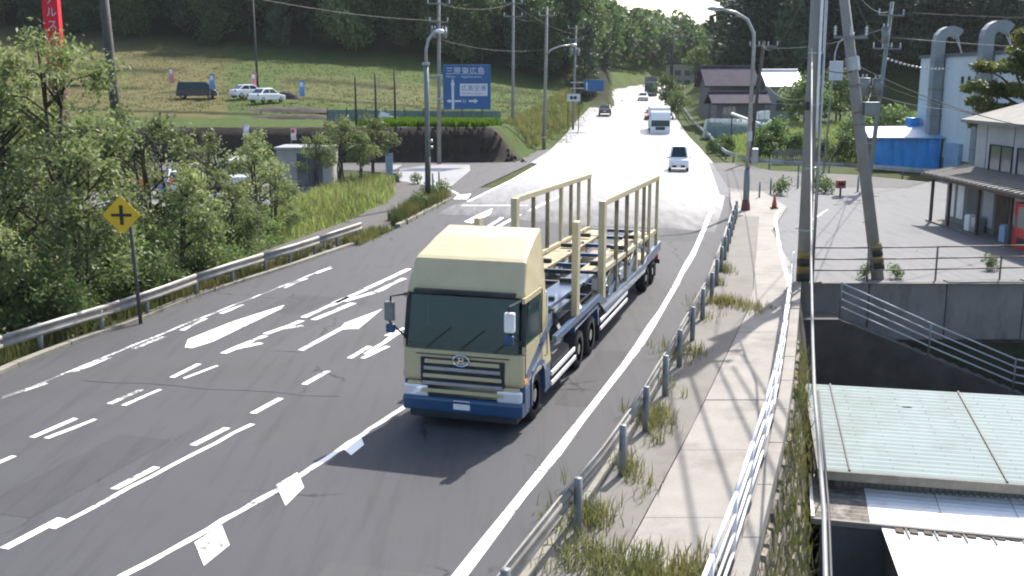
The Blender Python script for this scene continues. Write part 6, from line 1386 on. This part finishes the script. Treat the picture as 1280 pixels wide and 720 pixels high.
def scatter(xs, ys, step, cond):
    out = []
    for y in np.arange(*ys, step):
        for x in np.arange(*xs, step):
            a, b_ = x + rnd.uniform(-.4, .4) * step, y + rnd.uniform(-.4, .4) * step
            if cond(a, b_): out.append((a, b_, rnd.uniform(.75, 1.2)))
    return out
hl = lambda x, y: x < .085 * y - 5 and y > 198 and float(hill(x, y)) > 1
A_ = scatter((-150, 40), (198, 262), 6.0, hl); rnd.shuffle(A_)
wood('wooded_hillside', 'dense wood covering the left hill', A_[: len(A_) * 2 // 3], 'leaf_dark', 31)
wood('wooded_hillside', 'paler tree crowns scattered through the left hill wood', A_[len(A_) * 2 // 3:], 'leaf_light', 32)
wood('wooded_hillside', 'dense wood along the far flank of the left hill', scatter((-40, 40), (262, 400), 7.0, lambda x, y: x < .085 * y - 4 and x > -.06 * y), 'leaf_dark', 35)
wood('wooded_hillside', 'wood at the bend behind the farthest truck', scatter((8, 80), (222, 350), 6.0, lambda x, y: x > .085 * y - 5 and x < lineL(y) - 5), 'leaf_dark', 36)
wood('wooded_hillside', 'dark wood covering the steep right hill', scatter((34, 150), (178, 240), 6.0, lambda x, y: x > .215 * y - 2), 'leaf_deep', 33)
wood('distant_wood', 'distant pale wood closing the valley', scatter((0, 190), (350, 480), 7.5, lambda x, y: x < .32 * y), 'leaf_dark', 34, 200, .95)
# grass
def grass(name, label, pts, h, mat, seed, blades=7, w=.035, spread=.12, lean_=.35):
    g = np.random.default_rng(seed); pts = np.array(pts, float); n = len(pts) * blades
    b = np.repeat(pts, blades, 0); b[:, :2] += g.normal(0, spread, (n, 2))
    hh = h * (.5 + .8 * g.random(n)); a = g.random(n) * 6.28; d = np.stack([np.cos(a), np.sin(a), 0 * a], 1); t = np.stack([-np.sin(a), np.cos(a), 0 * a], 1)
    ww = (w * (.6 + .8 * g.random(n)))[:, None]; le = (hh * lean_ * g.random(n))[:, None]
    mid = b + d * le * .35 + np.array([0, 0, 1]) * (hh * .6)[:, None]; top = b + d * le + np.array([0, 0, 1]) * hh[:, None]
    v = np.stack([b - t * ww, b + t * ww, mid + t * ww * .7, mid - t * ww * .7, top], 1).reshape(-1, 3)
    k = np.arange(n) * 5; f = np.concatenate([np.stack([k, k + 1, k + 2], 1), np.stack([k, k + 2, k + 3], 1), np.stack([k + 3, k + 2, k + 4], 1)])
    return tag(np_mesh(name, v, f, M[mat]), label, 'grass', kind='stuff')
def inpoly(x, y, poly):
    c_ = False; n = len(poly)
    for i in range(n):
        (x0, y0), (x1, y1) = poly[i], poly[(i + 1) % n]
        if (y0 > y) != (y1 > y) and x < (x1 - x0) * (y - y0) / (y1 - y0) + x0: c_ = not c_
    return c_
def fill(poly, n, zf=zgf):
    xs = [q[0] for q in poly]; ys = [q[1] for q in poly]; out = []
    while len(out) < n:
        x, y = rnd.uniform(min(xs), max(xs)), rnd.uniform(min(ys), max(ys))
        if inpoly(x, y, poly): out.append((x, y, zf(x, y)))
    return out
verge = [(-10.2, 37.5), (-9.4, 44), (-8.0, 50), (-7.1, 58), (-7.7, 64), (-8.4, 70), (-10.2, 69), (-11.5, 60), (-13.5, 55), (-14.2, 48), (-12.2, 40), (-11.4, 36)]
grass('tall_grass', 'bright green tall grass on the verge between the trees and footpath', fill(verge, 3000), .62, 'grass', 41, 8, .03, .22, .6)
grass('tall_grass', 'dry stalks mixed into the tall grass on the left verge', fill(verge, 1300), .8, 'grass_dry', 51, 6, .025, .25, .7)
grass('tall_grass', 'rough grass and weeds along the left guardrail', fill([(-17.2, 10), (-12.6, 23), (-9.4, 34), (-6.6, 44), (-7.6, 44), (-10.9, 34), (-14, 24), (-19, 10)], 1100), .38, 'grass_dry', 42, 7, .02)
grass('tall_grass', 'grass and weeds around the left street lamp island', fill([(-5.3, 48.5), (-3.6, 59), (-4.4, 60.5), (-5.1, 57), (-5.9, 50)], 520), .65, 'grass_dry', 43, 8, .025)
grass('tall_grass', 'dry grass by the end of the left guardrail', fill([(-6.4, 42.5), (-5.5, 46.8), (-6.3, 46), (-7.2, 43)], 160), .4, 'grass_dry', 44, 8, .025)
rp_ = []
for y in rp:
    for k in range(rnd.choice((0, 2, 5, 9, 30))): rp_.append((guardR(y) + .12 + abs(rnd.gauss(0, .2)), y + rnd.gauss(.25, .45), .09))
for px_, py_, n_ in ((850, 440, 50), (808, 520, 40), (730, 650, 50), (905, 380, 60), (935, 385, 30), (740, 700, 50)):
    a, b_ = P(px_, py_, .1)[:2]
    for k in range(n_): rp_.append((a + rnd.gauss(0, .28), b_ + rnd.gauss(0, .3), .09))
for k in range(200): y = rnd.uniform(11.5, 13.6); rp_.append((rnd.uniform(midw(y) + .2, railB(y) - .1), rnd.gauss(12.9, .35), .09))
sp_ = []
for k in range(420): y = rnd.uniform(12, 27); d_ = rnd.random() ** 1.3 * 2.6; sp_.append((railB(y) + .38 + d_ * .175, y, -.2 - d_))
grass('weeds', 'dry weeds hanging on the stone embankment', sp_, .34, 'grass_dry', 52, 6, .012, .1, 1.1)
grass('weeds', 'weeds growing through the sidewalk along the guardrail posts', rp_, .27, 'grass_dry', 45, 7, .010, .10, .95)
grass('rice_field', 'bright green rice paddy above the earth bank', fill([(-13, 91.0), (-2.4, 91.0), (-1.2, 96.2), (-12, 96.6)], 4600), .55, 'paddy', 46, 5, .07, .2)
grass('meadow_grass', 'green meadow before the houses on the right', fill([(19.6, 88), (30, 84), (44, 92), (52, 128), (25, 126), (22.5, 110), (20.6, 98)], 6500), .55, 'grass', 47, 5, .06, .3)
grass('meadow_grass', 'dry and green grass on the left hillside field', fill([(-75, 112), (-18, 104), (6, 112), (11, 150), (12, 174), (-80, 176)], 4200), .2, 'grass_dry', 48, 5, .05, .35)
grass('tall_grass', 'weeds along the left edge of the far road', fill([(1.5, 98), (7.2, 138), (14.5, 194), (11, 194), (4.5, 140), (-.8, 99)], 1500), .55, 'grass_dry', 49, 6, .05, .2)
# everything that is plain code-built but not yet described
for o in COL.objects:
    if o.parent is None and o.type == 'MESH' and 'label' not in o: print('UNLABELLED', o.name)
# ------------------------------------------------------------------ haze in the valley air
hz = tag(MB().box2((-430, -45, -6), (490, 910, 90)).build('haze', bpy.data.materials.new('haze')), 'thin summer haze in the valley air', kind='stuff')
hm = hz.data.materials[0]; hm.use_nodes = True; nt = hm.node_tree; nt.nodes.clear()
ho = nt.nodes.new('ShaderNodeOutputMaterial'); hv = nt.nodes.new('ShaderNodeVolumePrincipled'); hv.inputs['Density'].default_value = .00009; hv.inputs['Color'].default_value = (.86, .93, .97, 1); hv.inputs['Anisotropy'].default_value = .3
nt.links.new(hv.outputs[0], ho.inputs['Volume'])
